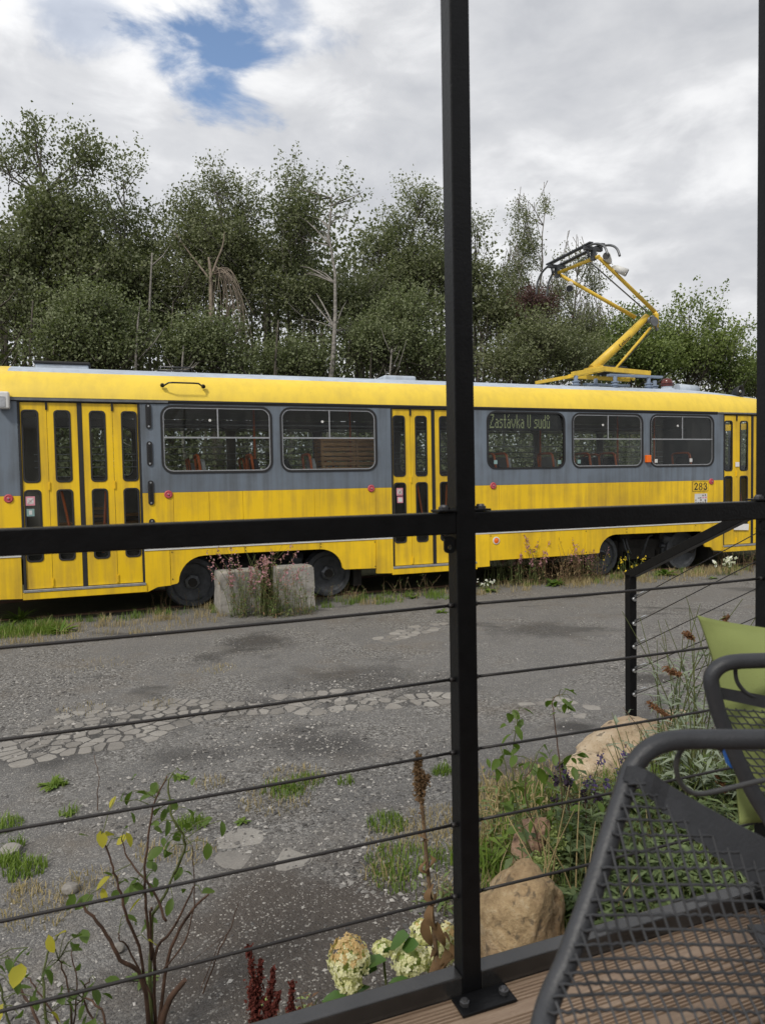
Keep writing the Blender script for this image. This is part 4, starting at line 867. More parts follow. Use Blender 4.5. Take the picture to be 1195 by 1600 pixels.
tree('birch_tree', 'wide weeping birch behind the pantograph with drooping open twigs', TL, tb(905, 18.2),
     [BL(900, 385, 36, 24, 18.2, .6), BL(930, 410, 30, 34, 18.2, .5), BL(870, 430, 40, 40, 18.2, .9), BL(915, 480, 60, 50, 18.2, 1.), BL(850, 510, 60, 50, 18.)], 12500, .05, B_, M['birch'], .09, seed=8, style='weep', spread=.12)
tree('cherry_tree', 'bright green cherry with upswept branches at the right end of the tram', TL, tb(1085, 17.6),
     [BL(1068, 478, 17, 30, 17.6, .45), BL(1105, 500, 26, 26, 17.6, .5), BL(1140, 530, 22, 20, 17.6, .5), BL(1040, 520, 30, 34, 17.6, .8), BL(1085, 545, 60, 38, 17.6, 1.3), BL(1020, 560, 50, 40, 17.5, 1.1), BL(1130, 575, 50, 30, 17.6), BL(1180, 590, 30, 24, 17.6, .5)], 15000, .075, C_, M['bark'], .12, seed=9, style='up', twig=1.0, spread=.13)
tree('cherry_tree', 'smaller green cherry between the pantograph and the bright one', TL, tb(985, 17.),
     [BL(990, 500, 30, 40, 17., .8), BL(1000, 550, 50, 40, 17.), BL(960, 540, 40, 40, 17., 1.)], 8000, .07, C_, M['bark'], .09, seed=10)
tree('willow_tree', 'low grey green willow bush rising over the roof at the left door', TL, tb(145, 15.5),
     [BL(140, 480, 50, 42, 15.5), BL(110, 530, 60, 50, 15.5), BL(170, 540, 60, 50, 15.5), BL(200, 500, 36, 36, 15.5, .6)], 15000, .052, D_, M['bark'], .08, seed=11)
tree('willow_tree', 'round green willow bush above the second window of the tram', TL, tb(310, 15.5),
     [BL(300, 535, 48, 44, 15.5), BL(335, 520, 34, 32, 15.5, .6), BL(360, 565, 36, 30, 15.5, .6)], 9000, .052, D_, M['bark'], .07, seed=12)
tree('willow_tree', 'green willow bush just left of the middle post above the roof', TL, tb(620, 15.8),
     [BL(640, 480, 44, 40, 15.8), BL(600, 530, 60, 50, 15.8), BL(660, 540, 50, 50, 15.8), BL(560, 520, 40, 44, 15.8, .8)], 15000, .052, D_, M['bark'], .08, seed=13)
tree('willow_tree', 'grey green willow behind the foot of the pantograph', TL, tb(850, 15.8),
     [BL(840, 520, 60, 40, 15.8), BL(800, 560, 60, 40, 15.8), BL(900, 550, 60, 40, 15.8)], 13000, .052, B_, M['bark'], .08, seed=14)
tree('willow_tree', 'low dark willow bush above the middle of the long window wall', TL, tb(460, 15.8),
     [BL(450, 560, 50, 34, 15.8), BL(500, 575, 40, 24, 15.8, .7), BL(410, 580, 36, 24, 15.8, .6)], 7000, .052, D_, M['bark'], .07, seed=15)
tree('purple_shrub', 'purple leaved shrub crown between the two birches', 'shrub', tb(838, 17.0),
     [BL(835, 470, 24, 17, 17.0), BL(855, 482, 14, 12, 17.0, .6)], 1700, .05, M['leafR'], M['bark'], .04, seed=16, style='up')
tree('young_tree', 'small yellowish tree at the right edge behind the horn speaker', TL, tb(1175, 18.5),
     [BL(1185, 570, 24, 24, 18.5), BL(1170, 600, 40, 22, 18.5)], 3500, .06, C_, M['bark'], .05, seed=17)
# the broken pale trunk with hanging twigs
db = Vector(tb(338, 16.4)); Yd = db.y
dt = empty('dead_tree', db, 0, 'broken pale dead trunk with bare twigs hanging down', 'dead tree', 'trees behind the tram')
r = random.Random(3); mb = MB(); q = lambda x, y, dy=0: at(x, y, Yd+dy)-db
mb.tube(smooth_path([Vector((0, 0, -.1)), q(331, 560), q(330, 480), q(329, 425), q(326, 402)], 4), [.05]*8+[.048, .045, .043, .04, .038, .035, .03, .025, .02], 7)
mb.tube(smooth_path([q(331, 432), q(338, 410), q(348, 385), q(351, 362)], 3), [.03, .028, .026, .024, .022, .02, .018, .014, .010, .006], 6); mb.build('trunk', M['deadwood'], dt)
mb = MB()
for i in range(34):
    x0 = 334+r.uniform(-3, 22); y0 = 418+r.uniform(-4, 18); w = r.uniform(-.25, 1.)*52; dr = r.uniform(50, 165); dd = r.uniform(-.5, .3)
    mb.tube(smooth_path([q(333, 428), q(x0+w*.3, y0+4, dd), q(x0+w*.75, y0+dr*.45, dd), q(x0+w+r.uniform(-14, 10), y0+dr, dd)], 4), [.010, .010, .009, .009, .008, .008, .007, .006, .006, .005, .004, .004, .003], 4)
for x1, y1, x2, y2 in ((300, 400, 272, 362),): mb.tube(smooth_path([q(331, 440), q(x1, y1, .3), q(x2, y2, .3)], 4), [.03, .028, .025, .022, .02, .016, .012, .009, .006], 5)
mb.build('bare_twigs', M['deadwood'], dt)
# slender bare stems in the wood edge
for i, (px, py, n_, pale) in enumerate(((8, 440, 15.2, 0), (52, 470, 15.4, 0), (118, 430, 16.5, 0), (219, 500, 15.0, 1), (238, 395, 16.2, 1), (268, 470, 17, 0), (290, 540, 14.9, 1), (385, 520, 17, 0), (432, 500, 15.2, 0), (585, 520, 15.4, 0), (612, 545, 15.0, 1), (690, 560, 16.2, 0), (760, 540, 16.8, 0))):
    b = Vector(tb(px, n_)); root = empty('slender_trunk', b, 0, None, 'tree trunk', 'thin bare trunks in the wood edge')
    root['label'] = ['dark thin trunk at the far left edge, leaning', 'thin dark trunk left of the round willow bush', 'thin dark trunk rising behind the left willow bush', 'pale thin trunk right of the left willow bush', 'tall pale trunk under the thin poplar', 'dark thin trunk left of the second willow bush', 'pale short trunk by the second willow bush', 'dark short trunk right of the broken dead tree', 'dark thin trunk left of the aspen', 'dark trunk right of the aspen', 'pale short trunk at the willow left of the middle post', 'short dark trunk hard by the left of the middle post', 'short dark trunk right of the middle post'][i]
    t_ = at(px+(-10 if i == 0 else 3*((i % 3)-1)), py, b.y)-b; mb = MB(); mb.tube(smooth_path([Vector((.15, 0, -.1)), t_*.35+Vector((.05, 0, 0)), t_*.7+Vector((-.08, 0, 0)), t_], 4), [.07-.0045*k for k in range(13)], 6); mb.build('trunk', M['birch'] if pale else M['bark'], root)
    rr = random.Random(i); mb = MB()
    for k in range(7):
        f = rr.uniform(.45, 1.); p = t_*f; d = Vector((rr.uniform(-1, 1), rr.uniform(-.6, .6), rr.uniform(.2, 1.1)))*rr.uniform(.4, 1.); mb.tube([p, p+d*.6+Vector((0, 0, -.05)), p+d], [.018, .012, .005], 4)
    tag(mb.build('branches', M['birch'] if pale else M['bark'], root), None, None, None, 'stuff')
# the wood behind and its undergrowth, one mass
r = np.random.RandomState(77); P = []; mbt = MB()
for k in range(230):
    px = r.uniform(-420, 1600); n_ = r.uniform(18.8, 26); Y = Yn(px, n_)
    if Y < 8: continue
    topy = np.interp(px, [-420, 0, 260, 300, 560, 700, 760, 900, 960, 1050, 1600], [315, 330, 350, 345, 365, 365, 450, 480, 535, 580, 590])+r.uniform(-6, 60)
    tp = at(px, topy, Y); cx, cz = tp.x, tp.z
    m = int(26*(1 if k % 2 else .8))
    for _ in range(m):
        z = r.uniform(.1, 1.)*cz; rad_ = (.5+1.5*math.sin(min(1, z/cz)*3.0))*.75
        P.append(np.array([cx, Y, z])+r.normal(size=(36, 3))*np.array([.42, .42, .40])+np.array([r.normal()*rad_, r.normal()*rad_, 0]))
    mbt.tube([(cx, Y, 0), (cx+r.normal()*.2, Y, cz*.5), (cx, Y, cz*.9)], [.09, .06, .02], 5)
P = np.concatenate(P); V, F = quads_leaves(P, .085, r, 1.5)
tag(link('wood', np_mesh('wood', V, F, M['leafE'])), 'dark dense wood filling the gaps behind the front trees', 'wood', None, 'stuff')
tag(mbt.build('wood_trunks', M['bark'], fix=False), 'thin dark trunks deep inside the wood', 'trunks', None, 'stuff')
P = []
for k in range(1500):
    px = r.uniform(-300, 1500); n_ = r.uniform(14., 18.5); Y = Yn(px, n_); c = pray(px, 750); c = np.array([c.x/c.y*Y, Y, r.uniform(.1, 2.7)])
    P.append(c+r.normal(size=(70, 3))*np.array([.45, .45, .34]))
P = np.concatenate(P); P = P[P[:, 2] > 0]; V, F = quads_leaves(P, .06, r, 1.5)
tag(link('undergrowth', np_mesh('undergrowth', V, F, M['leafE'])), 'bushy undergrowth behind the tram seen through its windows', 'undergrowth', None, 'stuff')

# ------------------------------------------------------------------ grass and weeds on the yard
def blades(name, spots, matl, label, seed, h=(.05, .14), w=.006, lean=.6):
    "spots: (x, y, radius, count)"
    r = np.random.RandomState(seed); Vs = []
    for x, y, R, n in spots:
        a = r.rand(n)*6.283; q = R*np.sqrt(r.rand(n)); X = x+np.cos(a)*q; Y = y+np.sin(a)*q
        hh = r.uniform(*h, n)*(1.15-.6*q/max(R, .01)); th = r.rand(n)*6.283; l = hh*lean*r.rand(n)+.0
        dx, dy = np.cos(th), np.sin(th); z = np.array([gz(a_, b_) for a_, b_ in zip(X, Y)])
        ww = w*r.uniform(.6, 1.4, n)
        p0 = np.stack([X-dy*ww/2, Y+dx*ww/2, z-.01], 1); p1 = np.stack([X+dy*ww/2, Y-dx*ww/2, z-.01], 1)
        m0 = np.stack([X+dx*l*.35-dy*ww*.4, Y+dy*l*.35+dx*ww*.4, z+hh*.6], 1); m1 = np.stack([X+dx*l*.35+dy*ww*.4, Y+dy*l*.35-dx*ww*.4, z+hh*.6], 1)
        t = np.stack([X+dx*l, Y+dy*l, z+hh*(1-.25*r.rand(n))], 1); Vs.append(np.stack([p0, p1, m1, m0, t], 1))
    V = np.concatenate(Vs).reshape(-1, 3); n = len(V)//5; b = np.arange(n)[:, None]*5
    F = np.concatenate([b+np.array([[0, 1, 2]]), b+np.array([[0, 2, 3]]), b+np.array([[3, 2, 4]])])
    return tag(link(name, np_mesh(name, V, F, matl)), label, 'grass', None, 'stuff')
def along(px0, px1, n0, n1, k, seed, R=.1, c=40):
    r = random.Random(seed); out = []
    for _ in range(k): px = r.uniform(px0, px1); n_ = r.uniform(n0, n1); Y = Yn(px, n_); v = pray(px, 750); out.append((v.x/v.y*Y, Y, R*r.uniform(.5, 1.6), int(c*r.uniform(.5, 1.5)))) 
    return out
blades('grass', along(-80, 1250, 9.2, 9.6, 80, 1, .08, 34) + along(420, 700, 8.9, 9.5, 25, 2, .08, 40) + along(-40, 80, 8.9, 9.35, 30, 3, .16, 110), M['grass'], 'fringe of green grass along the foot of the tram', 1, (.04, .15))
blades('dry_grass', along(-80, 1250, 8.95, 9.7, 105, 4, .12, 30) + along(0, 330, 8.3, 9.2, 26, 5, .16, 34) + along(880, 1150, 8.9, 9.6, 50, 6, .2, 60), M['grassdry'], 'dry straw coloured grass along the tram', 2, (.03, .17), .005, .9)
sp = []
for px, py, R, n in ((40, 1360, .09, 260), (15, 1345, .07, 160), (10, 1290, .08, 180), (25, 1320, .04, 60), (300, 1290, .08, 190), (450, 1240, .10, 130), (475, 1225, .12, 120), (430, 1235, .10, 90), (605, 1290, .10, 240), (625, 1350, .16, 260), (690, 1212, .06, 110), (540, 1225, .05, 50), (90, 1228, .05, 60), (108, 1272, .05, 40), (620, 1375, .12, 130), (700, 1350, .10, 120)):
    p = gnd(px, py); sp.append((p.x, p.y, R, n))
blades('grass', sp, M['grass'], 'green grass tufts scattered on the near part of the yard', 3, (.03, .085), .005, .9)
sp = [];  rr = random.Random(8)
for px, py, R, n in ((430, 1250, .20, 260), (460, 1215, .18, 220), (640, 1320, .22, 420), (690, 1290, .2, 300), (130, 1385, .14, 160), (60, 1425, .14, 170), (40, 1395, .08, 120), (300, 1330, .12, 110), (245, 1330, .1, 90), (330, 1225, .1, 70), (760, 1290, .22, 420), (770, 1240, .2, 300), (850, 1220, .2, 260), (600, 1370, .1, 120), (150, 1040, .3, 60), (130, 1110, .2, 60), (340, 1045, .18, 90), (250, 1100, .15, 70), (715, 1400, .15, 220)):
    p = gnd(px, py); sp.append((p.x, p.y, R, n))
blades('dry_grass', sp, M['grassdry'], 'short dry grass in patches on the near yard', 4, (.015, .06), .004, 1.3)
# broad-leaved rosettes
def leaf_geo(mb, p, d, up, L, w, fold=.25, curl=.2, seg=3):
    d = Vector(d).normalized(); s = d.cross(Vector(up)); s = s.normalized() if s.length > 1e-5 else d.orthogonal().normalized(); n = s.cross(d).normalized()
    vs = [Vector(p)]; prof = [(.28, .85), (.58, 1.), (.84, .6)] if seg == 3 else [(.45, 1.)]
    for t, q in prof:
        c = Vector(p)+d*(L*t)-n*(curl*L*t*t); vs += [c-s*(w*q/2)+n*(fold*w*q/2), c, c+s*(w*q/2)+n*(fold*w*q/2)]
    vs.append(Vector(p)+d*L-n*(curl*L)); k = len(prof); fs = [(0, 1, 2), (0, 2, 3)]
    for i in range(k-1): a = 1+3*i; fs += [(a, a+3, a+4, a+1), (a+1, a+4, a+5, a+2)]
    a = 1+3*(k-1); fs += [(a, len(vs)-1, a+1), (a+1, len(vs)-1, a+2)]; mb.add(vs, fs, True)
def rosette(px, py, R, n, label, seed, matl='grass', h=.5, z=None, w=.28):
    p = gnd(px, py); r = random.Random(seed); mb = MB(); o = Vector((p.x, p.y, gz(p.x, p.y)))
    for i in range(n):
        a = r.random()*6.283; e = r.uniform(.1, h); mb.cur = 0; leaf_geo(mb, (0, 0, .005), (math.cos(a), math.sin(a), e), (0, 0, 1), R*r.uniform(.6, 1.15), R*w, .3, r.uniform(.1, .45))
    q = mb.build('weed', M[matl]); q.location = o; return tag(q, label, 'weed', 'low leafy weeds on the yard')
rosette(80, 1230, .085, 26, 'flat bright rosette weed left on the gravel below the cracked asphalt', 1)
rosette(283, 1216, .06, 16, 'small pale rosette weed above the tall bush at the left', 2)
rosette(380, 1284, .05, 14, 'small weed right of the tall bush top', 3)
rosette(222, 1528, .055, 24, 'dark small weed at the foot of the left bush', 4, 'herb')
rosette(108, 1273, .045, 14, 'tiny weed below the flat bright rosette', 5)
rosette(865, 915, .2, 22, 'leafy dock weed in front of the pink weeds at the tram', 6, 'roseleaf', .9)
rosette(1040, 899, .24, 24, 'bright leafy dock weed under the stair rail by the tram', 7, 'grass', .9)
rosette(1112, 905, .12, 12, 'low weed right of the bright dock near the last wheel', 8, 'herb', .8)
rosette(95, 988, .22, 44, 'spreading green weed in front of the left door of the tram', 9, 'grass', .8, w=.14)
rosette(690, 957, .10, 16, 'small green weed just left of the middle post by the tram', 10, 'grass', .8)
rosette(715, 1215, .06, 18, 'little green weed left of the middle post in the gravel', 11, 'grass', .8)
rosette(645, 935, .12, 20, 'green weed under the tram step left of the middle post', 12, 'roseleaf', .9)
rosette(765, 925, .14, 24, 'low green patch right of the middle post by the tram', 13, 'grass', .9)
rosette(460, 1235, .05, 22, 'pale weed in the dry grass at the middle of the yard', 14, 'roseleaf', .6)
rosette(32, 970, .26, 40, 'green weed at the far left corner of the tram', 15, 'grass', 1.1, w=.14)
# tall weeds: thin leafy stems, with or without flowers
def weeds(name, label, cat, px, py, R, n, h, seed, leaf='herb', stem='drystem', flower=None, fl=.5, group=None, lw=.010, ll=.07, nleaf=9, fpos=.72, fn=16, fs=.012, dry=None, elev=None):
    p = gnd(px, py); r = random.Random(seed); rn = np.random.RandomState(seed); o = Vector((p.x, p.y, gz(p.x, p.y)))
    root = empty(name, o, 0, label, cat, group); ms, ml, mf, md = MB(), MB(), MB(), MB()
    for i in range(n):
        a = r.random()*6.283; q = R*math.sqrt(r.random()); b = Vector((math.cos(a)*q*1.3, math.sin(a)*q*.7, -.01)); H_ = h*r.uniform(.55, 1.1)
        ln = Vector((r.gauss(0, .24), r.gauss(0, .20), 0))*H_; pts = smooth_path([b, b+ln*.3+Vector((0, 0, H_*.5)), b+ln+Vector((0, 0, H_))], 3)
        ms.tube(pts, [.0045-.0005*k for k in range(len(pts))], 4, False)
        for k in range(nleaf):
            t = r.uniform(.08, .85 if flower else 1.); s = pts[min(len(pts)-1, int(t*(len(pts)-1)))]; th = r.random()*6.283
            leaf_geo(md if (dry and r.random() < .4) else ml, s+Vector((0, 0, r.uniform(-.03, .03))), (math.cos(th), math.sin(th), r.uniform(-.2, .9)), (0, 0, 1), ll*r.uniform(.5, 1.3)*(1.2-.5*t), lw*r.uniform(.7, 1.4), .2, r.uniform(0, .5), 1)
        if flower and r.random() < fl:
            for k in range(fn):
                t = fpos+(1-fpos)*k/fn; s = b+ln*t+Vector((0, 0, H_*t)); wd = .05*(1.15-t)*h+.004; c = s+Vector((r.gauss(0, wd), r.gauss(0, wd), r.gauss(0, .012)))
                V, F = quads_leaves(np.array([c]), fs, rn); mf.add([tuple(v) for v in V], [tuple(x) for x in F], False)
    ms.build('stems', M[stem], root, fix=False); ml.build('leaves', M[leaf], root, fix=False)
    if md.f: md.build('dry_leaves', M[dry], root, fix=False)
    if mf.f: tag(mf.build('flowers', M[flower], root, fix=False), None, None, None, 'stuff')
    return root
gW = 'tall flowering weeds along the tram'
weeds('willowherb', 'pink willowherb clump hiding the gap between the two concrete blocks', 'weed', 398, 962, .25, 60, .85, 1, 'herb', 'canegreen', flower='pinkfl', group=gW, fn=22, ll=.085, lw=.013, nleaf=15, fs=.022, dry='herbred')
weeds('willowherb', 'willowherb standing in front of the right concrete block, less pink', 'weed', 446, 960, .26, 44, .60, 2, 'herb', 'canegreen', flower='pinkfl', fl=.3, group=gW, ll=.085, lw=.013, nleaf=15, dry='herbred')
weeds('willowherb', 'pink tall weeds right of the middle post under the orange side lamp', 'weed', 800, 912, .42, 70, .74, 3, 'herb', 'canegreen', flower='pinkfl', fl=.7, group=gW, ll=.085, lw=.013, nleaf=15, fn=20, fs=.024, dry='herbred')
weeds('willowherb', 'reddish drying weeds in the middle of the long clump by the tram', 'weed', 858, 910, .46, 80, .70, 4, 'herbred', flower='pinkfl', fl=.5, group=gW, ll=.085, lw=.013, nleaf=15, fn=14, fs=.02, dry='grassdry')
weeds('willowherb', 'pinkish weeds at the right end of the long clump', 'weed', 905, 906, .36, 54, .60, 5, 'herb', flower='pinkfl', fl=.4, group=gW, ll=.085, lw=.013, nleaf=15, fn=14, dry='herbred')
weeds('ragwort', 'yellow flowered weeds in front of the third wheel', 'weed', 962, 900, .30, 16, .42, 6, 'roseleaf', 'canegreen', 'yellowfl', .8, gW, fpos=.85, fn=7, fs=.02)
weeds('ragwort', 'low yellow flowered weeds right of the lower stair post', 'weed', 1000, 905, .30, 14, .28, 7, 'roseleaf', 'canegreen', 'yellowfl', .7, gW, fpos=.85, fn=5, fs=.02)
weeds('ox_eye_daisy', 'white daisies growing below the last tram door', 'daisy', 1132, 900, .16, 14, .30, 8, 'grass', 'canegreen', 'whitefl', .9, gW, fpos=.9, fn=7, fs=.038)
weeds('chamomile', 'tiny white flowers in the grass right of the middle post', 'daisy', 762, 920, .14, 12, .14, 9, 'grass', 'canegreen', 'whitefl', .8, gW, fpos=.85, fn=5, fs=.022)
weeds('mugwort', 'drying weeds under the right end of the tram', 'weed', 1175, 890, .5, 34, .4, 10, 'herb', dry='herbred', group=gW)
weeds('mugwort', 'sparse green weeds in front of the first wheel', 'weed', 270, 950, .28, 14, .28, 11, 'herb', dry='grassdry', group=gW)
weeds('mugwort', 'thin weeds under the second door left of the middle post', 'weed', 640, 930, .36, 16, .32, 12, 'herb', dry='grassdry', group=gW)
weeds('mugwort', 'low weeds by the second wheel right of the blocks', 'weed', 540, 935, .30, 16, .22, 13, 'herb', dry='grassdry', group=gW)

# ------------------------------------------------------------------ terrace: deck, railing
DZ = .55; RO = EN*1.348 + Vector((0, 0, DZ))
def RT_(s, y, z): return RO + ES*s + EN*y + Vector((0, 0, z))
def woodmat():
    m, t, b = new_mat('deck_wood')
    oi = t.nodes.new('ShaderNodeObjectInfo')
    g = tnoise(t, 7, 7, (1, 14, 14), .65, dist=.4); f = tnoise(t, 60, 3, (1, 12, 12), .6)
    c = ramp(t, math_n(t, 'MULTIPLY_ADD', f, .35, math_n(t, 'MULTIPLY', g, .75)), [(.30, (.095, .055, .031)), (.5, (.185, .118, .073)), (.75, (.31, .225, .155))])
    c = mixc(t, math_n(t, 'MULTIPLY', oi.outputs['Random'], .35), c, (.30, .24, .19))
    kn = ramp(t, tnoise(t, 5, 2, (1, 5, 5), .4), [(.70, 0.), (.76, 1.)]); c = mixc(t, math_n(t, 'MULTIPLY', kn, .7), c, (.06, .032, .018))
    t.links.new(c, b.inputs['Base Color']); b.inputs['Roughness'].default_value = .62; bump(t, b, g, .002); return m
M['wood'] = woodmat()
deck = empty('deck_floor', RO, ALPHA); structure(deck); deck['label'] = 'ribbed wooden terrace boards'
def board_mesh(w, x0, x1):
    "top profile across the board: rounded edges, ribs, a plain band in the middle"
    prof = [(0, -.028), (0, -.003), (.002, -.0005), (.006, 0)]; y = .010
    n1 = max(0, int((w*.5-.018)/.0092))
    for k in range(n1): prof += [(y, 0), (y+.0010, -.0055), (y+.0044, -.0055), (y+.0054, 0)]; y += .0092
    y = w - .010 - n1*.0092 + .0038
    for k in range(n1): prof += [(y, 0), (y+.0010, -.0055), (y+.0044, -.0055), (y+.0054, 0)]; y += .0092
    prof += [(w-.006, 0), (w-.002, -.0005), (w, -.003), (w, -.028)]
    mb = MB(); k = len(prof); vs = [(x, p[0], p[1]) for x in (x0, x1) for p in prof]
    mb.add(vs, [(i, i+1, k+i+1, k+i) for i in range(k-1)] + [(k-1, 0, k, 2*k-1)], False); return mb
g = gnd(1050, 1540, DZ); off = g.dot(EN)-1.348
bw, gap = .138, .007
bm_ = board_mesh(bw, -2.2, 3.6).build('board', M['wood'], deck); y = off
while y+bw > .045: y -= bw+gap
if .043-(y+bw+gap) > .012: eb = board_mesh(.043-(y+bw+gap), -2.2, 3.6).build('board', M['wood'], deck); eb.location = (0, y+bw+gap, 0)
while y > -3.2:
    o = bm_ if bm_.location.y == 0 and bm_.get('p') is None else bm_.copy()
    if o is not bm_: COL.objects.link(o)
    else: bm_['p'] = 1
    o.parent = deck; o.location = (.31*math.sin(y*40), y, 0); y -= bw+gap
mb = MB(); mb.box((-2.2, .018, -.20), (3.6, .042, -.03)); mb.build('fascia_board', M['wood'], deck)
mb = MB()
for s in (-2, -1, 0, 1, 2, 3): mb.box((s, -3.2, -.13), (s+.06, .04, -.03)); mb.box((s-.02, -.1, -.60), (s+.08, 0, -.13))
tag(mb.build('joists', M['deadwood'], deck), None, None, None, 'stuff')
rail = empty('deck_railing', RO, ALPHA, 'black steel terrace railing with cables and tall square posts', 'railing')
PS = [(-.92, -.877), (.671, .716), (1.560, 1.605)]
for a, b in PS:
    mb = MB(); mb.box((a, 0, .0), (b, .045, 3.0)); mb.build('post', M['post'], rail, .0025)
    mb = MB(); mb.box((a-.03, -.058, .001), (b+.055, -.001, .008)); pl = mb.build('base_plate', M['post'], rail, .002)
    for q in (a-.012, b+.038):
        mb = MB(); mb.lathe([(0, .0125), (.006, .0125), (.008, .009), (.011, .008), (.011, 0)], (q, -.030, .008), (0, 0, 1), 6 if q < a else 14); mb.build('bolt', M['bolt'], pl)
    mb = MB(); mb.box((a-.042, -.004, 1.060), (a-.001, .040, 1.0645)); mb.box((b+.001, .0, 1.060), (b+.038, .040, 1.0645))
    jp = mb.build('joint_plate', M['post'], rail, .001)
    for q in (a-.022, b+.020): mb = MB(); mb.lathe([(0, .010), (.008, .010), (.0095, .006), (.012, .0055), (.012, 0)], (q, .016, 1.0645), (0, 0, 1), 10); mb.build('bolt', M['bolt'], jp)
    mb = MB(); mb.plate(rrect(a-.026, a-.001, .972, 1.008, .009, 3), [rrect(a-.018, a-.010, .980, .990, .0038, 3)[::-1]], side3(), .006, .012); mb.build('bracket', M['post'], rail)
edges = [(-2.2, PS[0][0]), (PS[0][1], PS[1][0]), (PS[1][1], PS[2][0]), (PS[2][1], 2.6)]
for a, b in edges:
    mb = MB(); mb.box((a, .0015, 1.012), (b, .0435, 1.0585)); mb.build('hand_rail', M['post'], rail, .003)
    mb = MB(); mb.box((a, .0015, .0005), (b, .0435, .0445)); mb.build('foot_beam', M['beam'], rail, .003)
    for z in (.857, .696, .535, .375, .214):
        pts = [(a+(b-a)*i/8, .022, z-.003*math.sin(math.pi*i/8)*(b-a)) for i in range(9)]
        mb = MB(); mb.tube(pts, .0034, 8); mb.build('cable', M['cable'], rail)
        for q, d in ((a, 1), (b, -1)): mb = MB(); mb.tube([(q, .022, z), (q+d*.012, .022, z)], .0052, 10); mb.build('cable_ferrule', M['cable'], rail)
# stair rail beyond the corner
P0 = at(985, 1000, 4.4); P0.z = 0; tdir = Vector((.349, -.937, 0)).normalized(); upr = Vector((0, 0, 1)); pn = Vector((tdir.y, -tdir.x, 0))
zb, zt = at(985, 897, 4.4).z, at(1187, 790, 3.51).z
tt = .96; slope = (zt-zb)/.95
sr = empty('stair_railing', P0, 0, 'sloping black stair railing with thin cables beyond the terrace corner', 'railing')
mb = MB(); mb.bar((0, 0, -.1), (0, 0, zb), .05, .05, tdir); mb.build('post', M['post'], sr, .003)
mb = MB(); q = tdir*tt; mb.bar((q.x, q.y, -.1), (q.x, q.y, zb+slope*tt-.03), .04, .04, tdir); mb.build('post', M['post'], sr, .003)
mb = MB(); a_ = Vector((0, 0, zb-.015))-tdir*.022; b_ = tdir*1.05+Vector((0, 0, zb+slope*1.05-.015)); mb.bar(a_, b_, .05, .05); mb.build('hand_rail', M['post'], sr, .003)
for k, y_ in enumerate((935, 973, 1009, 1046, 1083)):
    z0 = at(985, y_, 4.4).z; z1 = at(1187, [830, 874, 917, 962, 1007][k], 3.51).z
    mb = MB(); mb.tube([Vector((0, 0, z0))+tdir*.03, tdir*.95+Vector((0, 0, z1))], .0026, 6); cb = mb.build('cable', M['cable'], sr)
    mb = MB(); d = (tdir*.95+Vector((0, 0, z1-z0))).normalized(); s0 = Vector((0, 0, z0)); mb.tube([s0+tdir*.02, s0+tdir*.04], .013, 8); mb.tube([s0+d*.045, s0+d*.15], [.007, .005], 8); mb.build('turnbuckle', M['alu'], cb)
# the house wall the terrace belongs to, behind the camera
mb = MB(); mb.box((-3.2, -3.75, -.6), (4.4, -3.42, 2.7)); o = mb.build('house_wall', M['house']); o.location = RO; o.rotation_euler = (0, 0, ALPHA); tag(o, 'plain rendered house wall at the back of the terrace', 'wall')
mb = MB()
for s in (-.9, .69, 1.54): mb.box((s-.03, -3.42, 3.0), (s+.03, .05, 3.10))
mb.box((-2.2, -.02, 3.0), (2.6, .06, 3.1)); o = mb.build('pergola_beams', M['post']); o.location = RO; o.rotation_euler = (0, 0, ALPHA); tag(o, 'black steel beams joining the tops of the terrace posts', 'beam')

# ------------------------------------------------------------------ chairs
def mesh_wires(mb, Sf, A, Bl, r):
    for pts in A+Bl:
        P = [Sf(a, v) for a, v in pts]
        if len(P) > 1: mb.tube(P, r, 4, False)
# near chair
NO = Vector((.505, .75, DZ)); near = empty('mesh_armchair', NO, 0, 'nearest dark grey mesh chair, cut off by the bottom right corner', 'chair', 'grey mesh chairs on the terrace')
def nl(px, py, Y): return at(px, py, Y)-NO
railpts = [nl(985, 1203, .742), nl(962, 1275, .715), nl(925, 1392, .675), nl(885, 1502, .64), nl(845, 1612, .60), Vector((-.43, .17, .60))*1]
railpts[-1] = Vector((-.435, -.30, .585))
RL = smooth_path(railpts, 8)
def rail_pt(v):
    "v = 0 at the corner, 1 where it leaves the photograph"
    f = v*32; i = max(0, min(len(RL)-2, int(f))); return RL[i]+(RL[i+1]-RL[i])*(f-i)
topL = [Vector((0, 0, nl(1300, 1152, .752).z)), nl(1195, 1155, .75), nl(1100, 1155, .752), nl(1060, 1156, .752), nl(1033, 1161, .75), nl(1010, 1173, .747), nl(994, 1190, .745)]
legs = [Vector((-.44, -.38, .56)), Vector((-.44, -.42, .48)), Vector((-.43, -.43, .25)), Vector((-.43, -.43, .06)), Vector((-.43, -.38, .012)), Vector((-.42, .10, .012))]
half = smooth_path(topL, 4)+RL+smooth_path(legs, 4); mirx = lambda P: [Vector((-p.x, p.y, p.z)) for p in P]
mb = MB(); mb.tube(half[::-1]+mirx(half)[1:], .0106, 16); mb.build('frame', M['chair'], near)
def S1(a, v):
    p = rail_pt(v); w = -p.x; f = min(1, a/max(w, .01)); e = Vector((1, .13, -.085)); q = p+e*a
    q.y += .10*f*f*.25; q.z -= .05*f*f*v; k = 1-sstep(.012, .05, a); q += Vector((.12, -.80, .50))*(.0118*k+.003); return q
vs_ = lambda a: 2.75*a*(1-.5*a/.3)
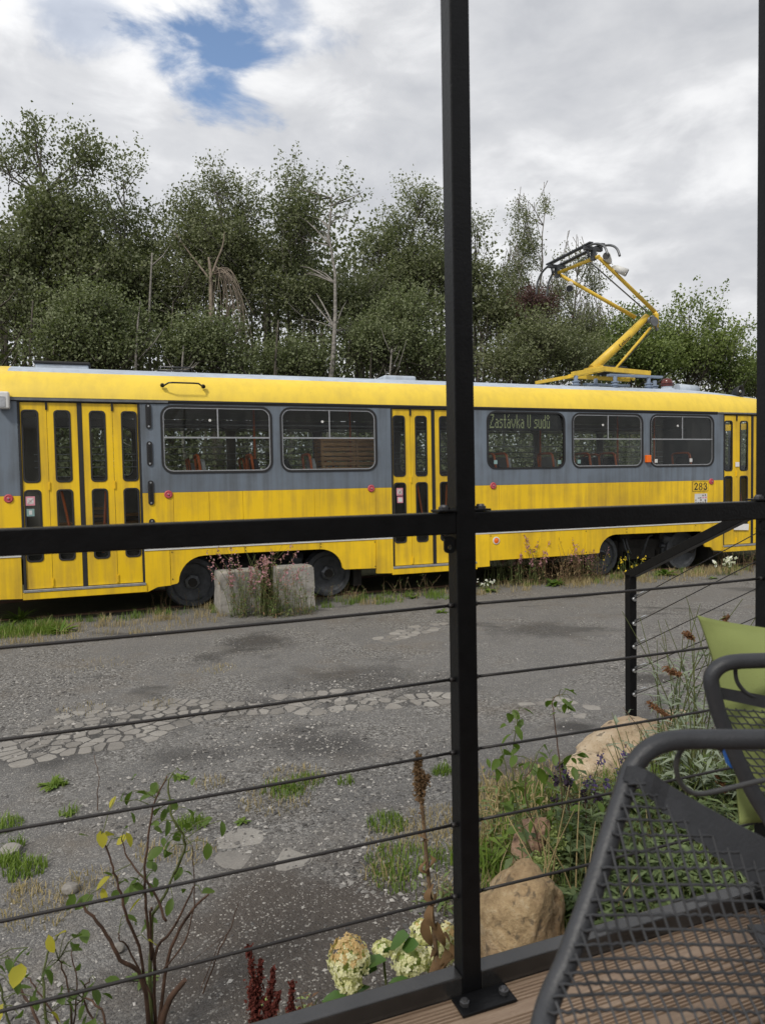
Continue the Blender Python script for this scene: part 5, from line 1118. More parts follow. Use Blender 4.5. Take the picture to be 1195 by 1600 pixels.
def strip(mb, sgn=1):
    n = 26; V = []
    for i in range(n+1):
        a = -.010+.30*i/n; v0 = max(0, vs_(a))-.01
        for dv in (0, .035, .07, .105+.012*(i % 2)): p = S1(a, v0+dv*(1+.35*min(1, a/.2))); V.append((p.x*sgn, p.y, p.z))
    k = 4; F = [(i*k+j, i*k+j+1, (i+1)*k+j+1, (i+1)*k+j) for i in range(n) for j in range(k-1)]
    V2 = [(x, y+.0025, z) for x, y, z in V]; m = len(V); mb.add(V+V2, F+[tuple(x+m for x in f[::-1]) for f in F]+[(i*k, (i+1)*k, (i+1)*k+m, i*k+m) for i in range(n)]+[(i*k+3, i*k+3+m, (i+1)*k+3+m, (i+1)*k+3) for i in range(n)], False)
for sg in (1, -1): mb = MB(); strip(mb, sg); mb.build('top_strip', M['chair'], near, fix=False)
Aw = []; v = .06
while v < 1.32:
    pts = [(a, v+.004*math.sin(a*500+v*40)) for a in np.arange(-.004, .31, .0065) if v > max(0, vs_(max(a, 0)))+.07]
    if pts: Aw.append(pts)
    v += .0525
Bw = []; a0 = -.30
while a0 < .30:
    pts = []
    for v in np.arange(.0, 1.34, .02):
        a = a0+v/6.2*(1+.15*v)
        if -.003 < a < .30 and v > max(0, vs_(max(a, 0)))+.07: pts.append((a, v))
    if len(pts) > 1: Bw.append(pts)
    a0 += .0132
for sg in (1, -1):
    mb = MB(); mesh_wires(mb, lambda a, v: Vector((S1(a, v).x*sg, S1(a, v).y, S1(a, v).z)), Aw, Bw, .00150); tag(mb.build('wire_mesh', M['chairm'], near, fix=False), None, None, None, 'stuff')
loop = [nl(1128, 1172, .752), nl(1108, 1163, .755), nl(1085, 1160, .757), nl(1066, 1170, .758), nl(1056, 1190, .76), nl(1058, 1212, .762), nl(1068, 1230, .764), nl(1085, 1240, .766), nl(1110, 1238, .768), nl(1150, 1229, .77), nl(1195, 1219, .772), nl(1250, 1214, .775)]
mb = MB(); mb.tube(smooth_path(loop, 5), .0029, 10); mb.build('rod_loop', M['rod'], near)
# far chair with the pillow
FO = Vector((.80, 1.06, DZ)); far = empty('mesh_armchair', FO, 0, 'dark grey mesh chair further along the railing, carrying the green pillow', 'chair', 'grey mesh chairs on the terrace')
def fl(px, py, Y): return at(px, py, Y)-FO
ftop = [fl(1330, 1028, 1.06), fl(1195, 1032, 1.055), fl(1150, 1034, 1.052), fl(1130, 1038, 1.05), fl(1116, 1048, 1.05), fl(1110, 1062, 1.05), fl(1114, 1085, 1.05), fl(1126, 1125, 1.05), fl(1152, 1188, 1.045), fl(1176, 1238, 1.04), fl(1202, 1280, 1.03), fl(1235, 1330, .99)]
fleg = [Vector((-.19, -.16, .40)), Vector((-.20, -.26, .38)), Vector((-.21, -.30, .30)), Vector((-.21, -.30, .05)), Vector((-.21, -.25, .012)), Vector((-.21, .12, .012))]
ftop[0] = Vector((0, 0, ftop[0].z))
fh = smooth_path(ftop, 5)+smooth_path([ftop[-1]*.6+fleg[0]*.4]+fleg, 4)
mb = MB(); mb.tube(fh[::-1]+mirx(fh)[1:], .0114, 14); mb.build('frame', M['chair'], far)
side = smooth_path(ftop[5:], 5)
def S2(a, v):
    i = v*(len(side)-1); k = max(0, min(len(side)-2, int(i))); p = side[k]+(side[k+1]-side[k])*(i-k); e = Vector((1, .03, -.10)); return p+e*a+Vector((0, .008, 0))
def strip2(sgn):
    mb = MB(); V = []; n = 16
    for i in range(n+1):
        a = .24*i/n; v0 = .10+.10*math.sin(min(1, a/.2)*1.5)
        for dv in (0, .05, .10): p = S2(a, v0+dv); V.append((min(0, p.x)*sgn, p.y, p.z))
    F = [(i*3+j, i*3+j+1, (i+1)*3+j+1, (i+1)*3+j) for i in range(n) for j in range(2)]; mb.add(V+[(x, y+.002, z) for x, y, z in V], F+[tuple(x+len(V) for x in f[::-1]) for f in F], False); mb.build('top_strip', M['chair'], far, fix=False)
strip2(1); strip2(-1)
Aw = [[(a, v+.004*math.sin(a*300)) for a in np.arange(0, .26, .01)] for v in np.arange(.28, 1.0, .036)]
Bw = [[(a0+(v-.25)*.16, v) for v in np.arange(.27, 1.0, .05) if 0 <= a0+(v-.25)*.16 < .25] for a0 in np.arange(-.12, .25, .0135)]
for sg in (1, -1):
    mb = MB(); mesh_wires(mb, lambda a, v: Vector((min(0, S2(a, v).x)*sg, S2(a, v).y, S2(a, v).z)), Aw, [b for b in Bw if len(b) > 1], .0014); tag(mb.build('wire_mesh', M['chairm'], far, fix=False), None, None, None, 'stuff')
mb = MB(); mb.tube(smooth_path([fl(1148, 1044, 1.055), fl(1150, 1062, 1.058), fl(1160, 1078, 1.06), fl(1175, 1088, 1.062), fl(1190, 1090, 1.065), fl(1215, 1088, 1.066), fl(1260, 1084, 1.066)], 5), .0032, 8); mb.build('rod_loop', M['chair'], far)
mb = MB(); mb.box((-.2, -.24, .36), (.2, .1, .372)); mb.build('seat_plate', M['chair'], far)
# pillow
def pillow():
    c = dict(TL=at(1089, 962, 1.205), TR=at(1520, 1000, 1.20), BL=at(1154, 1288, 1.10), BR=at(1540, 1310, 1.10)); O = (c['TL']+c['BR'])/2; n = 40; V = []; F = []
    ux = (c['TR']-c['TL']).normalized(); uz = (c['TL']-c['BL']).normalized(); nn = uz.cross(ux).normalized()
    for sd in (1, -1):
        for i in range(n+1):
            for j in range(n+1):
                u, w = i/n, j/n; x, z = 2*u-1, 2*w-1
                sx = 1-.075*(1-z*z)**.8; sz = 1-.085*(1-x*x)**.8; uu, ww = .5+x*sx/2, .5+z*sz/2
                p = (c['TL']*(1-uu)+c['TR']*uu)*(1-ww)+(c['BL']*(1-uu)+c['BR']*uu)*ww
                e = max(0, (1-abs(x)/.93))*max(0, (1-abs(z)/.92)); th = .062*min(1, (e*5))**.55*(1-.25*(x*x+z*z)/2)
                wr = .006*noise.noise((x*2.5, z*2.5, 4+sd))+.004*math.sin(14*x+5*z)*max(0, 1-abs(abs(z)-.85)*5)*.6
                V.append(p+nn*(sd*(th+.003)+wr)-O)
    m = (n+1)**2
    for s_ in (0, 1):
        for i in range(n):
            for j in range(n): a = s_*m+i*(n+1)+j; f = (a, a+1, a+n+2, a+n+1); F.append(f if s_ else f[::-1])
    bd = [i*(n+1) for i in range(n+1)]+[n*(n+1)+j for j in range(1, n+1)]+[i*(n+1)+n for i in range(n-1, -1, -1)]+[j for j in range(n-1, 0, -1)]
    for k in range(len(bd)): a, b = bd[k], bd[(k+1) % len(bd)]; F.append((a, b, b+m, a+m))
    mb = MB(); mb.add(V, F, True); o = mb.build('pillow', M['pillow']); o.location = O
    return tag(o, 'lime green pillow with pointed corner leaning on the far chair', 'pillow')
pillow()
p_ = [at(1129, 1164, 1.13), at(1150, 1166, 1.13), at(1158, 1208, 1.12), at(1140, 1200, 1.12)]; mb = MB(); O = p_[0]; q_ = [p-O for p in p_]; mb.add(q_+[p+Vector((.002, .02, 0)) for p in q_], [(0, 1, 2, 3), (7, 6, 5, 4), (0, 4, 5, 1), (1, 5, 6, 2), (2, 6, 7, 3), (3, 7, 4, 0)], False)
o = mb.build('cloth', M['blue'], None, .002); o.location = O; tag(o, 'small bright blue cloth peeking out beside the far chair frame', 'cloth')

# ------------------------------------------------------------------ rocks
def rockmat(name, a, b_, c_):
    m, t, b = new_mat(name); n1 = tnoise(t, 7, 8, rough=.65); n2 = tnoise(t, 38, 6, rough=.7); n3 = tnoise(t, 2.5, 4)
    c = ramp(t, math_n(t, 'MULTIPLY_ADD', n2, .5, math_n(t, 'MULTIPLY', n1, .55)), [(.34, a), (.52, b_), (.68, c_)])
    c = mixc(t, ramp(t, n3, [(.45, 0.), (.65, .5)]), c, (.36, .20, .11))
    pit = ramp(t, tnoise(t, 26, 3, rough=.5), [(.33, 1.), (.40, 0.)]); c = mixc(t, math_n(t, 'MULTIPLY', pit, .7), c, (.10, .08, .055))
    t.links.new(c, b.inputs['Base Color']); b.inputs['Roughness'].default_value = .9; bump(t, b, math_n(t, 'ADD', n2, math_n(t, 'MULTIPLY', n1, 1.2)), .022, .9); return m
M['rock'] = rockmat('sandstone', (.22, .145, .075), (.46, .33, .18), (.60, .49, .33)); M['rockr'] = rockmat('red_sandstone', (.22, .12, .08), (.40, .25, .17), (.50, .37, .28))
M['rockp'] = rockmat('pale_sandstone', (.36, .25, .15), (.55, .43, .29), (.66, .56, .42))
def rock(c, rx, ry, rz, seed, label, m='rock', rz_=0., tilt=0., rough=1., cuts=9):
    r = random.Random(seed); b = bmesh.new(); bmesh.ops.create_icosphere(b, subdivisions=5, radius=1)
    pl = [(Vector((r.gauss(0, 1), r.gauss(0, 1), r.gauss(0, .8))).normalized(), r.uniform(.62, .88)) for _ in range(cuts)]
    for v in b.verts:
        p = v.co.copy()
        for n_, d in pl:
            k = p.dot(n_)-d
            if k > 0: p -= n_*k*.92
        p += v.co*(.10*noise.noise(v.co*1.7+Vector((seed, 0, 0)))+.055*noise.noise(v.co*4+Vector((seed, 1, 0)))+.028*abs(noise.noise(v.co*9+Vector((seed, 2, 0))))+.012*noise.noise(v.co*22))*rough
        v.co = Vector((p.x*rx, p.y*ry, p.z*rz))
    me = bpy.data.meshes.new('rock'); b.to_mesh(me); b.free(); me.materials.append(M[m])
    for p in me.polygons: p.use_smooth = True
    o = link('rock', me); o.location = c; o.rotation_euler = (0, tilt, rz_); return tag(o, label, 'rock', 'rocks edging the planted bed')
rock(at(815, 1452, 2.42), .155, .17, .215, 3, 'rough sandstone boulder right of the middle post behind the foot beam', 'rock', .9, .1, 1.25, 5)
rock(at(873, 1440, 2.62), .10, .12, .10, 8, 'small brown stone tucked against the right side of the boulder', 'rock', .5)
rock(at(985, 1182, 4.0), .40, .26, .20, 12, 'large pale flat topped rock at the foot of the stair post', 'rockp', .1, -.34, 1.1, 12)
rock(at(925, 1222, 3.75), .17, .17, .15, 15, 'pinkish rock in front of the large pale rock', 'rockp', .8, .2)
rock(at(828, 1325, 2.85), .055, .10, .16, 18, 'narrow red stone standing upright above the boulder', 'rockr', .3, .35)
rock(at(800, 1388, 2.75), .11, .09, .05, 21, 'low brown stone behind the top of the boulder', 'rock', .3)
rock(at(1055, 1122, 4.35), .11, .09, .05, 24, 'small pale stone right of the large pale rock', 'rockp', .4)
rock(gnd(111, 1393)+Vector((0, 0, .012)), .035, .03, .03, 31, 'grey angular stone on the gravel left of the tall bush', 'slab', .4, 0, .4, 8)
rock(gnd(18, 1332)+Vector((0, 0, .012)), .05, .035, .03, 32, 'round grey stone between two grass tufts at the left edge', 'slab', .1, 0, .4, 3)
rock(gnd(186, 1484)+Vector((0, 0, .008)), .022, .02, .018, 33, 'small pale stone left of the bush foot', 'slab', .4, 0, .4, 6)

# ------------------------------------------------------------------ foreground plants
LEAF = {}
def leaf_mesh(kind, matl, L=1., w=.6, curl=.15, fold=.25):
    if kind not in LEAF: mb = MB(); leaf_geo(mb, (0, 0, 0), (0, 1, 0), (0, 0, 1), L, w, fold, curl); o = mb.build('leaf', matl, fix=False); LEAF[kind] = o.data; bpy.data.objects.remove(o)
    return LEAF[kind]
leaf_mesh('g', M['roseleaf']); leaf_mesh('g2', M['roseleaf'], 1, .5, .3, .35); leaf_mesh('y', M['yellowleaf'])
def put_leaf(kind, p, size, root, r, droop=.4):
    o = bpy.data.objects.new('leaf', LEAF[kind]); COL.objects.link(o); o.parent = root; o.location = p; s = size*r.uniform(.85, 1.15); o.scale = (s, s, s)
    o.rotation_euler = (r.uniform(-.7, .3)-droop, r.uniform(-.7, .7), r.uniform(0, 6.28)); return o
def bush(name, label, Y, stems, leaves, seed, size=.042, cat='bush', mats=('cane', 'canegreen'), base=None, kinds=('g', 'g', 'g2')):
    b = at(*base, Y); b.z = gz(b.x, b.y); root = empty(name, b, 0, label, cat); r = random.Random(seed); allp = []
    for pts, rad0, green in stems:
        dd = r.uniform(-.12, .12); P = [at(x, y, Y+dd*min(1, i/2))-b for i, (x, y) in enumerate(pts)]; S_ = smooth_path(P, 5); allp += S_
        S_ = [p+Vector((r.gauss(0, .0016), r.gauss(0, .0016), 0)) for p in S_]
        mb = MB(); mb.tube(S_, [rad0*(1-.6*i/len(S_)) for i in range(len(S_))], 6)
        for i in range(2, len(S_)-1, 3):
            d = Vector((r.uniform(-1, 1), r.uniform(-1, 1), .3)).normalized()*.008; mb.tube([S_[i], S_[i]+d], [rad0*.4, .0003], 4)
        mb.build('stem', M[mats[1] if green else mats[0]], root)
    tw = MB()
    for lf in leaves:
        x, y = lf[:2]; k = lf[2] if len(lf) > 2 and lf[2] else r.choice(kinds); sz = (lf[3] if len(lf) > 3 else 1)*size
        p = at(x, y, Y+r.uniform(-.10, .10))-b; near_ = min(allp, key=lambda q: (q-p).length)
        tw.tube([near_, near_.lerp(p, .5)+Vector((0, 0, .012)), p], [.0016, .0013, .001], 4, False); put_leaf(k, p, sz, root, r)
        for _ in range(r.choice((0, 1, 1))): put_leaf('g' if k == 'y' else k, p+Vector((r.gauss(0, .5), r.gauss(0, .5), r.gauss(-.15, .4)))*sz, sz*.72, root, r)
    if tw.f: tag(tw.build('twigs', M[mats[1]], root, fix=False), None, None, None, 'stuff')
    return root
bush('rose_bush', 'tall sparse rose bush with bare pruned canes at the lower left', 2.02,
     [([(240, 1660), (222, 1530), (190, 1500), (160, 1450), (124, 1411)], .0075, 0), ([(240, 1660), (236, 1540), (238, 1440), (258, 1400), (272, 1362)], .0075, 1), ([(246, 1650), (262, 1500), (295, 1430), (327, 1397)], .0065, 0),
      ([(244, 1650), (243, 1495), (272, 1450), (303, 1385)], .006, 0), ([(236, 1640), (222, 1500), (196, 1425), (185, 1380), (172, 1340), (160, 1305)], .005, 0), ([(243, 1520), (228, 1420), (228, 1340), (240, 1260), (262, 1212)], .005, 0),
      ([(272, 1365), (290, 1320), (272, 1282), (262, 1230), (270, 1208)], .0045, 1), ([(242, 1645), (262, 1570), (290, 1531)], .014, 0), ([(236, 1500), (236, 1430), (238, 1418)], .005, 0), ([(258, 1440), (240, 1390), (205, 1350), (190, 1312)], .004, 0), ([(240, 1560), (200, 1480), (188, 1470), (186, 1458)], .003, 0), ([(250, 1520), (290, 1470), (305, 1400), (300, 1320)], .003, 0)],
     [(182, 1243, 'y'), (190, 1252), (207, 1236), (243, 1240), (236, 1232), (270, 1207), (284, 1206), (277, 1255), (290, 1262), (240, 1295), (262, 1280), (333, 1278, '', 1.1), (346, 1282), (157, 1298, 'y'), (176, 1302, 'y'), (184, 1310), (201, 1306, 'y'), (197, 1300, 'y'), (256, 1323, '', 1.2), (268, 1313), (300, 1328), (325, 1316), (173, 1369, 'y'), (160, 1387, 'y'), (138, 1395), (147, 1398, '', 1.3),
      (200, 1376), (215, 1372), (218, 1392, '', 1.2), (232, 1378), (222, 1402, 'y'), (270, 1402), (316, 1396), (193, 1430), (229, 1438), (229, 1450), (250, 1322), (206, 1382), (240, 1360), (262, 1330), (243, 1222), (232, 1470, 'y'), (285, 1355), (250, 1262), (262, 1250), (275, 1300), (236, 1345)], 1, .046, base=(240, 1660))
bush('rose_bush', 'low leafy rose at the bottom left corner with yellowing leaves', 1.78,
     [([(90, 1720), (60, 1600), (30, 1540), (15, 1500)], .005, 0), ([(95, 1720), (70, 1560), (75, 1490), (95, 1458)], .0045, 1), ([(100, 1720), (112, 1600), (106, 1540), (92, 1500)], .004, 0), ([(105, 1720), (150, 1620), (130, 1560), (140, 1530)], .004, 0), ([(40, 1720), (20, 1620), (5, 1560), (-10, 1500)], .004, 1), ([(150, 1700), (165, 1600), (140, 1560), (120, 1570)], .004, 0), ([(120, 1720), (90, 1600), (55, 1540), (40, 1525)], .003, 0), ([(100, 1700), (120, 1560), (112, 1480)], .003, 0)],
     [(104, 1456, 'y', 1.), (122, 1460, '', .9), (114, 1486, '', 1.5), (34, 1505, 'y', 1.4), (10, 1498, '', 1.2), (6, 1568, 'y', 1.5), (60, 1540), (95, 1505), (150, 1532, '', 1.3), (146, 1545), (134, 1570, '', 1.1), (150, 1590, '', 1.4), (90, 1566, '', 1.2), (80, 1582, 'y'), (130, 1452), (76, 1460, 'y'), (48, 1556), (20, 1545), (64, 1590), (110, 1590), (30, 1585), (70, 1515), (100, 1545), (160, 1600), (122, 1530), (-5, 1530), (45, 1480)], 2, .046, base=(90, 1720))
bush('bare_twig', 'single thin dry twig standing on the gravel left of the tall rose', 3.6, [([(153, 1290), (153, 1240), (155, 1215), (147, 1180)], .0028, 0)], [], 3, base=(153, 1290))
bush('bare_twig', 'thin dry forked twig between the tall rose and the red amaranth', 2.3, [([(290, 1640), (320, 1545), (345, 1480), (360, 1450), (373, 1412)], .003, 0), ([(320, 1545), (306, 1562), (302, 1575)], .002, 0), ([(300, 1580), (340, 1480), (352, 1462), (290, 1510)], .0016, 0)], [], 4, base=(290, 1640))
K = 1/2.516; c5 = lambda L: [(720+a*K, 860+b*K) for a, b in L]; c6 = lambda L: [(720+a*K, 1200+b*K) for a, b in L]
bush('rose_bush', 'slender green rose shoot just right of the middle post', 2.75,
     [([(862, 1460), (835, 1350), (812, 1280), (800, 1200), (808, 1115)], .0042, 1), ([(866, 1460), (828, 1340), (800, 1250), (782, 1165)], .0035, 1), ([(868, 1460), (850, 1350), (820, 1240), (835, 1190)], .0035, 0), ([(870, 1460), (872, 1380), (862, 1330), (830, 1310)], .003, 1)],
     c5([(190, 640), (240, 620), (210, 690), (243, 662), (170, 800), (190, 792), (215, 805), (150, 865), (232, 775), (322, 768), (300, 790), (285, 830), (320, 850), (292, 852), (247, 870), (230, 918), (272, 900), (340, 880), (150, 820), (200, 720), (260, 840), (300, 870), (190, 940), (250, 930)]) + c6([(150, 140), (190, 128), (222, 70), (330, 112), (290, 192), (310, 205), (340, 182), (370, 180), (232, 242), (270, 100), (200, 210), (260, 150)]), 5, .058, base=(862, 1460))
bush('rose_bush', 'tallest rose shoot between the middle post and the large pale rock', 2.9,
     [([(892, 1460), (884, 1340), (876, 1220), (868, 1140), (863, 1095), (878, 1085)], .0038, 0), ([(895, 1460), (905, 1340), (900, 1280), (880, 1240), (870, 1200)], .003, 1), ([(890, 1450), (915, 1350), (925, 1290), (905, 1262)], .003, 1)],
     c5([(400, 545), (425, 550), (357, 590), (385, 632), (412, 600), (440, 590), (395, 590), (435, 802), (457, 800), (430, 915), (400, 880), (370, 800), (440, 850)]) + c6([(345, 130), (420, 118), (430, 222), (410, 240), (500, 170), (480, 160), (520, 240), (380, 260), (450, 300), (470, 210), (540, 130), (360, 330), (420, 330), (500, 310)]), 6, .056, base=(892, 1460))
weeds('dry_grass_clump', 'straw coloured dry stems rising from behind the boulder', 'dry plant', 895, 1478, .12, 13, .52, 31, 'herb', 'drystraw', nleaf=2, lw=.006, ll=.05)
weeds('lavender', 'lavender with purple spikes in front of the pinkish rock', 'lavender', 935, 1335, .12, 11, .36, 32, 'silver', 'canegreen', 'lav', 1., None, .006, .04, 14, .86, 26, .011)
weeds('lavender', 'lavender with dark faded spikes right of the tall rose shoot', 'lavender', 925, 1350, .10, 7, .33, 33, 'silver', 'cane', 'lavdark', 1., None, .006, .04, 12, .88, 24, .014)
weeds('grass_clump', 'tall fine green grass clump under the arm of the near chair', 'grass plant', 1035, 1330, .16, 60, .42, 35, 'grass', 'canegreen', None, 0, None, .005, .11, 6)
weeds('buddleia', 'buddleia with brown seed spikes left of the pillow', 'shrub', 1085, 1255, .20, 22, .86, 36, 'silver', 'canegreen', 'budd', .0, None, .016, .10, 22, .8, 30, .02)
weeds('buddleia', 'lower grey leaved shrub under the near chair arm', 'shrub', 1110, 1330, .26, 30, .45, 37, 'silver', 'canegreen', None, 0, None, .018, .10, 22)
weeds('artemisia', 'fine silver leaved plant between the large rock and the far chair', 'shrub', 1072, 1222, .16, 26, .34, 38, 'silver', 'drystem', None, 0, None, .006, .05, 20)
weeds('herb', 'leafy green herbs at the right end of the planted bed', 'plant', 1170, 1320, .24, 26, .34, 39, 'cover', 'canegreen', None, 0, None, .028, .09, 14)
weeds('herb', 'strappy fresh green plant left of the boulder by the middle post', 'plant', 785, 1372, .07, 12, .20, 40, 'grass', 'canegreen', None, 0, None, .022, .14, 5)
weeds('herb', 'mixed green plants in front of the lavender', 'plant', 905, 1420, .16, 22, .34, 41, 'cover', 'canegreen', None, 0, None, .022, .07, 12)
weeds('herb', 'thin green plants just right of the middle post above the boulder', 'plant', 775, 1330, .16, 22, .22, 42, 'cover', 'drystraw', None, 0, None, .014, .05, 10, dry='grassdry')
weeds('herb', 'weedy dry green plants below the rose shoot', 'plant', 820, 1300, .22, 28, .26, 43, 'herb', 'drystraw', None, 0, None, .012, .05, 10, dry='grassdry')
weeds('herb', 'green weeds just left of the middle post at the yard edge', 'plant', 700, 1420, .10, 10, .12, 44, 'herb', 'canegreen', None, 0, None, .012, .05, 9)
def spike(mb, p, q, r0, n, size, seed, taper=.7):
    r = np.random.RandomState(seed); p, q = np.array(p), np.array(q); t = r.rand(n)**.9
    P = p[None]+(q-p)[None]*t[:, None]+r.normal(size=(n, 3))*(r0*(1-taper*t))[:, None]*.55; V, F = quads_leaves(P, size, r, 1.3); mb.add([tuple(v) for v in V], [tuple(f) for f in F], False)
bd = at(1085, 1255, 3.1); root = empty('seed_spikes', bd, 0, 'brown drooping buddleia seed spikes in front of the pale rock and above the pillow', 'flower spikes')
for i, (x0, y0, x1, y1) in enumerate(((1012, 1098, 1048, 1122), (1040, 1046, 1062, 1054), (1122, 985, 1136, 962), (1070, 990, 1082, 998), (1115, 1205, 1135, 1240))):
    mb = MB(); Yb = 3.0; spike(mb, at(x0, y0, Yb)-bd, at(x1, y1, Yb)-bd, .014, 420, .007, i, .5); tag(mb.build('spike', M['budd'], root, fix=False), None, None, None, 'stuff')
    mb = MB(); mb.tube(smooth_path([at(x1, y1, Yb)-bd, at((x1+1085)/2, max(y1, y0)+20, Yb)-bd, Vector((0, 0, 0))], 4), .0025, 4); mb.build('stem', M['canegreen'], root)
# sedum
sd_ = at(845, 1345, 2.75); root = empty('sedum', Vector((sd_.x, sd_.y, gz(sd_.x, sd_.y))), 0, 'pale yellow green sedum heads beside the upright red stone', 'plant')
for i, (x, y, w) in enumerate(((852, 1342, .05), (838, 1352, .045), (872, 1318, .04), (880, 1348, .035), (860, 1300, .035))):
    mb = MB(); c = at(x, y, 2.7+.03*i)-root.location; r = np.random.RandomState(i); n = 420; P = r.normal(size=(n, 3))*np.array([w*.5, w*.5, w*.28])+np.array(c); V, F = quads_leaves(P, .009, r, 1.1); mb.add([tuple(v) for v in V], [tuple(f) for f in F], False); tag(mb.build('flower_head', M['sedum'], root, fix=False), None, None, None, 'stuff')
    mb = MB(); mb.tube([c, Vector((c.x*.5, c.y*.5, 0))], .003, 5); mb.build('stem', M['canegreen'], root)
# planted ground cover seen through the chair
r = np.random.RandomState(9); rr = random.Random(9); mb = MB(); ms_ = MB()
for i in range(6400):
    px = rr.uniform(872, 1290); pyb = rr.uniform(1290, 1530)
    p = gnd(px, pyb); 
    if (p-Vector((0, 0, 0))).dot(EN) < 1.52: continue
    if p.y > 3.6 or p.x < .62 + .1*math.sin(p.y*9): continue
    z = gz(p.x, p.y)+rr.uniform(.0, .27)*(.6+.6*noise.noise((p.x*4, p.y*4, 0))); a = rr.random()*6.283
    leaf_geo(mb, (p.x, p.y, z), (math.cos(a), math.sin(a), rr.uniform(-.25, .8)), (0, 0, 1), rr.choice((.035, .05, .07, .095))*rr.uniform(.8, 1.2), rr.choice((.007, .012, .020, .028))*rr.uniform(.8, 1.2), .25, rr.uniform(.1, .6), 1)
    if i % 9 == 0: ms_.tube([(p.x, p.y, gz(p.x, p.y)-.02), (p.x+rr.gauss(0, .02), p.y+rr.gauss(0, .02), z+.04)], .0016, 3, False)
tag(mb.build('ground_cover', M['cover'], fix=False), 'dense green ground cover in the bed seen through the chair mesh', 'ground cover', None, 'stuff')
tag(ms_.build('ground_cover_stems', M['canegreen'], fix=False), 'thin stems of the ground cover in the bed', 'ground cover', None, 'stuff')
blades('grass', [(p.x, p.y, .13, 90) for p in [gnd(rr.uniform(740, 1180), rr.uniform(1250, 1470)) for _ in range(46)] if p.dot(EN) > 1.6], M['grassdry'], 'dry grass between the plants of the bed', 21, (.05, .2), .004, .8)
blades('grass', [(p.x, p.y, .12, 80) for p in [gnd(rr.uniform(750, 1195), rr.uniform(1240, 1480)) for _ in range(52)] if p.dot(EN) > 1.6], M['grass'], 'green grass between the plants of the bed', 22, (.06, .22), .005, .8)
# hydrangea
hy = at(620, 1640, 2.0); hy.z = gz(hy.x, hy.y); root = empty('hydrangea', hy, 0, 'hydrangea with cream flower heads poking over the foot beam left of the middle post', 'hydrangea')
def bloom(px, py, rx, rz, Y, seed, tan=.0):
    r = random.Random(seed); c = at(px, py, Y)-hy; k = Y/FPX; rx, rz = rx*k, rz*k; mb, mt = MB(), MB(); n = int(230*(rx*rz/.0028)**.7)
    for i in range(n):
        d = Vector((r.gauss(0, 1), r.gauss(0, 1), r.gauss(0, 1))).normalized(); q = c+Vector((d.x*rx, d.y*rx, d.z*rz))*r.uniform(.82, 1.03); n_ = (d+Vector((r.gauss(0, .25), r.gauss(0, .25), r.gauss(0, .25)))).normalized(); a = n_.orthogonal().normalized(); b = n_.cross(a); th = r.random()*1.57
        tgt = mt if (tan and d.z > .35 and r.random() < tan) else mb
        for j in range(4):
            u = a*math.cos(th+j*1.571)+b*math.sin(th+j*1.571); v = n_.cross(u); s = r.uniform(.0065, .0095)
            vs = [q, q+u*s*.55-v*s*.48+n_*s*.12, q+u*s*1.15-v*s*.25+n_*s*r.uniform(-.1, .35), q+u*s*1.15+v*s*.25+n_*s*r.uniform(-.1, .35), q+u*s*.55+v*s*.48+n_*s*.12]; tgt.add(vs, [(0, 1, 2, 3, 4)], False)
    mi = MB(); mi.lathe([(0, -rz*.7), (rx*.4, -rz*.5), (rx*.62, -.1*rz), (rx*.5, rz*.45), (0, rz*.6)], c, (0, 0, 1), 10, True)
    bl = mb.build('flower_head', M['hydpet'], root, fix=False); mi.build('core', M['sedum'], bl)
    if mt.f: mt.build('browned_petals', M['hydtan'], bl, fix=False)
    ms = MB(); ms.tube(smooth_path([c-Vector((0, 0, rz*.6)), c*.6+Vector((0, 0, -.06)), Vector((c.x*.2, c.y*.2, 0))], 4), .004, 6); ms.build('stem', M['canegreen'], root)
bloom(545, 1500, 33, 38, 1.98, 1, .75); bloom(545, 1532, 22, 20, 1.97, 5); bloom(640, 1498, 30, 22, 2.02, 2, .1); bloom(598, 1482, 17, 10, 2.06, 3); bloom(662, 1456, 22, 18, 2.1, 4, .1); bloom(698, 1475, 18, 34, 2.12, 6, .2); bloom(560, 1582, 16, 8, 1.9, 7); bloom(672, 1500, 14, 18, 2.05, 8)
leaf_mesh('h', M['hydleaf'], 1, .68, .25, .2)
for x, y, s in ((605, 1500, 1.), (590, 1515, 1.1), (620, 1480, .8), (575, 1540, .9), (645, 1530, 1.1), (625, 1540, 1.), (665, 1525, 1.), (655, 1475, .8), (640, 1462, .9), (600, 1545, 1.), (545, 1560, .9), (530, 1570, .8), (580, 1560, 1.2), (610, 1560, 1.1), (650, 1555, 1.), (680, 1520, .9), (560, 1555, .8), (690, 1540, .9), (520, 1585, .7), (600, 1590, 1.2)):
    put_leaf('h', at(x, y, 2.0+rr.uniform(-.08, .06))-hy, .085*s, root, rr, .1)
# dried mullein
mu = at(690, 1600, 1.98); mu.z = gz(mu.x, mu.y); root = empty('mullein', mu, 0, 'tall dried brown mullein stalk with shrivelled leaves left of the middle post', 'dry plant')
mp = [at(x, y, 1.98)-mu for x, y in ((692, 1640), (686, 1540), (677, 1450), (668, 1360), (661, 1280), (656, 1230), (654, 1185))]; S_ = smooth_path(mp, 6); mb = MB(); mb.tube(S_, [.0085-.0052*i/len(S_) for i in range(len(S_))], 7); mb.build('stem', M['drystem'], root)
mb = MB(); spike(mb, mp[5]+Vector((0, 0, -.03)), mp[6]+Vector((-.003, 0, .012)), .016, 620, .008, 3, .45); spike(mb, mp[4], mp[5], .009, 130, .007, 4, .1); spike(mb, at(663, 1226, 1.98)-mu, at(667, 1212, 1.98)-mu, .010, 140, .008, 5, .3); tag(mb.build('seed_head', M['deadleaf'], root, fix=False), None, None)
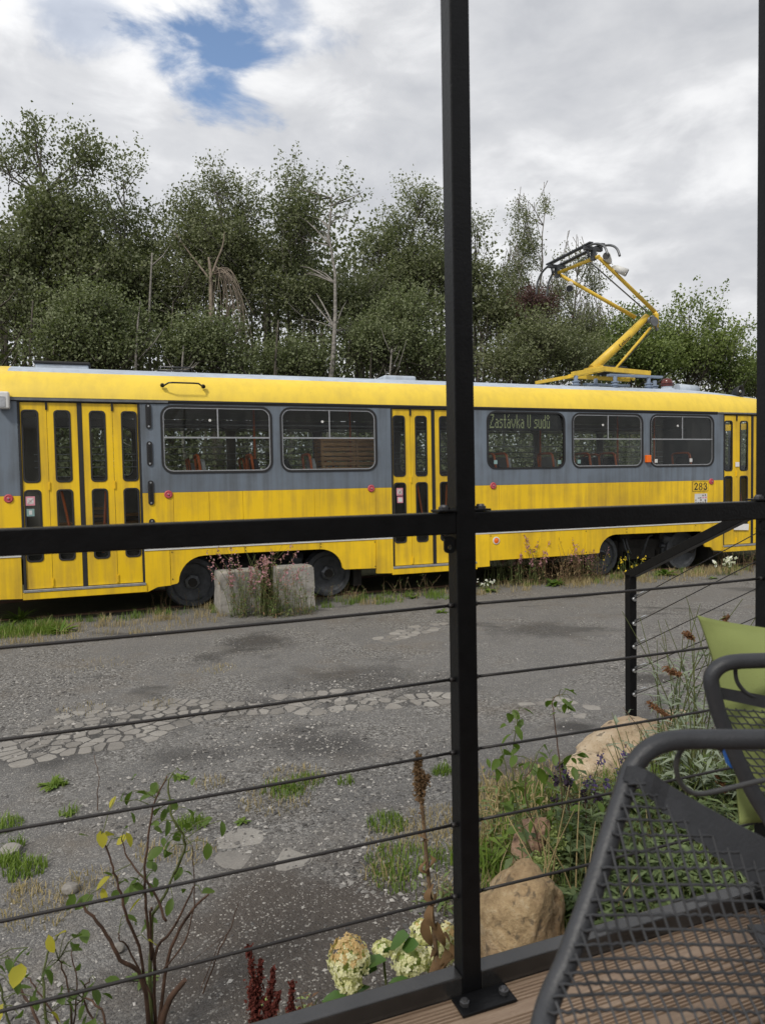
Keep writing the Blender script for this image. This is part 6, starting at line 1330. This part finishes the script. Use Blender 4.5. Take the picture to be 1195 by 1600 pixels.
for i, (x, y, L) in enumerate(((672, 1340, .05), (676, 1400, .10), (672, 1385, .06), (668, 1435, .12), (688, 1445, .13), (700, 1460, .11), (676, 1490, .12), (690, 1505, .10), (664, 1345, .04), (680, 1520, .10), (660, 1300, .03))):
    mb = MB(); c = at(x, y, 1.97)-mu; V = []; n = 9; tw = rr.uniform(-.5, .5)
    for k in range(n):
        t = k/(n-1); w = L*.16*math.sin(math.pi*min(1, t*.9+.12))+.002; a = tw+t*3.5+i; q = c+Vector((.012*math.sin(t*6+i), .008*math.cos(t*5), -L*t)); V += [q+Vector((math.cos(a)*w, math.sin(a)*w, 0)), q+Vector((0, 0, .004)), q+Vector((math.cos(a+2)*w, math.sin(a+2)*w, 0))]
    mb.add(V, [(3*k+j, 3*k+j+1, 3*k+j+4, 3*k+j+3) for k in range(n-1) for j in (0, 1)], True); mb.build('dead_leaf', M['deadleaf'], root, fix=False)
# red amaranth
am = at(410, 1660, 1.95); am.z = gz(am.x, am.y); root = empty('amaranth', am, 0, 'dark red feathery amaranth spikes at the bottom edge', 'plant')
for i, (x0, y0, x1, y1, w) in enumerate(((412, 1640, 388, 1478, 15), (412, 1620, 428, 1512, 10), (402, 1610, 391, 1545, 10), (414, 1620, 437, 1550, 9), (450, 1640, 457, 1535, 12), (400, 1580, 408, 1500, 8), (445, 1640, 470, 1575, 8))):
    a, b = at(x0, y0, 1.95)-am, at(x1, y1, 1.93)-am; mb = MB(); spike(mb, a, b, w*1.25*1.95/FPX, 330, .008, 40+i, .75); spike(mb, a, b, w*.5*1.95/FPX, 260, .009, 60+i, .6); tag(mb.build('spike', M['amaranth'], root, fix=False), None, None, None, 'stuff')
    mb = MB(); mb.tube([Vector((a.x, a.y, 0)), a, b], [.004, .003, .001], 5); mb.build('stem', M['amaranth'], root)
weeds('herb', 'small yellowish green weeds at the bottom edge right of the amaranth', 'plant', 490, 1625, .12, 16, .10, 45, 'sedum', 'canegreen', None, 0, None, .012, .035, 10)
weeds('herb', 'pinkish dry seed weeds beside the amaranth spikes', 'plant', 455, 1640, .08, 14, .14, 46, 'herbred', 'drystem', None, 0, None, .008, .03, 12)
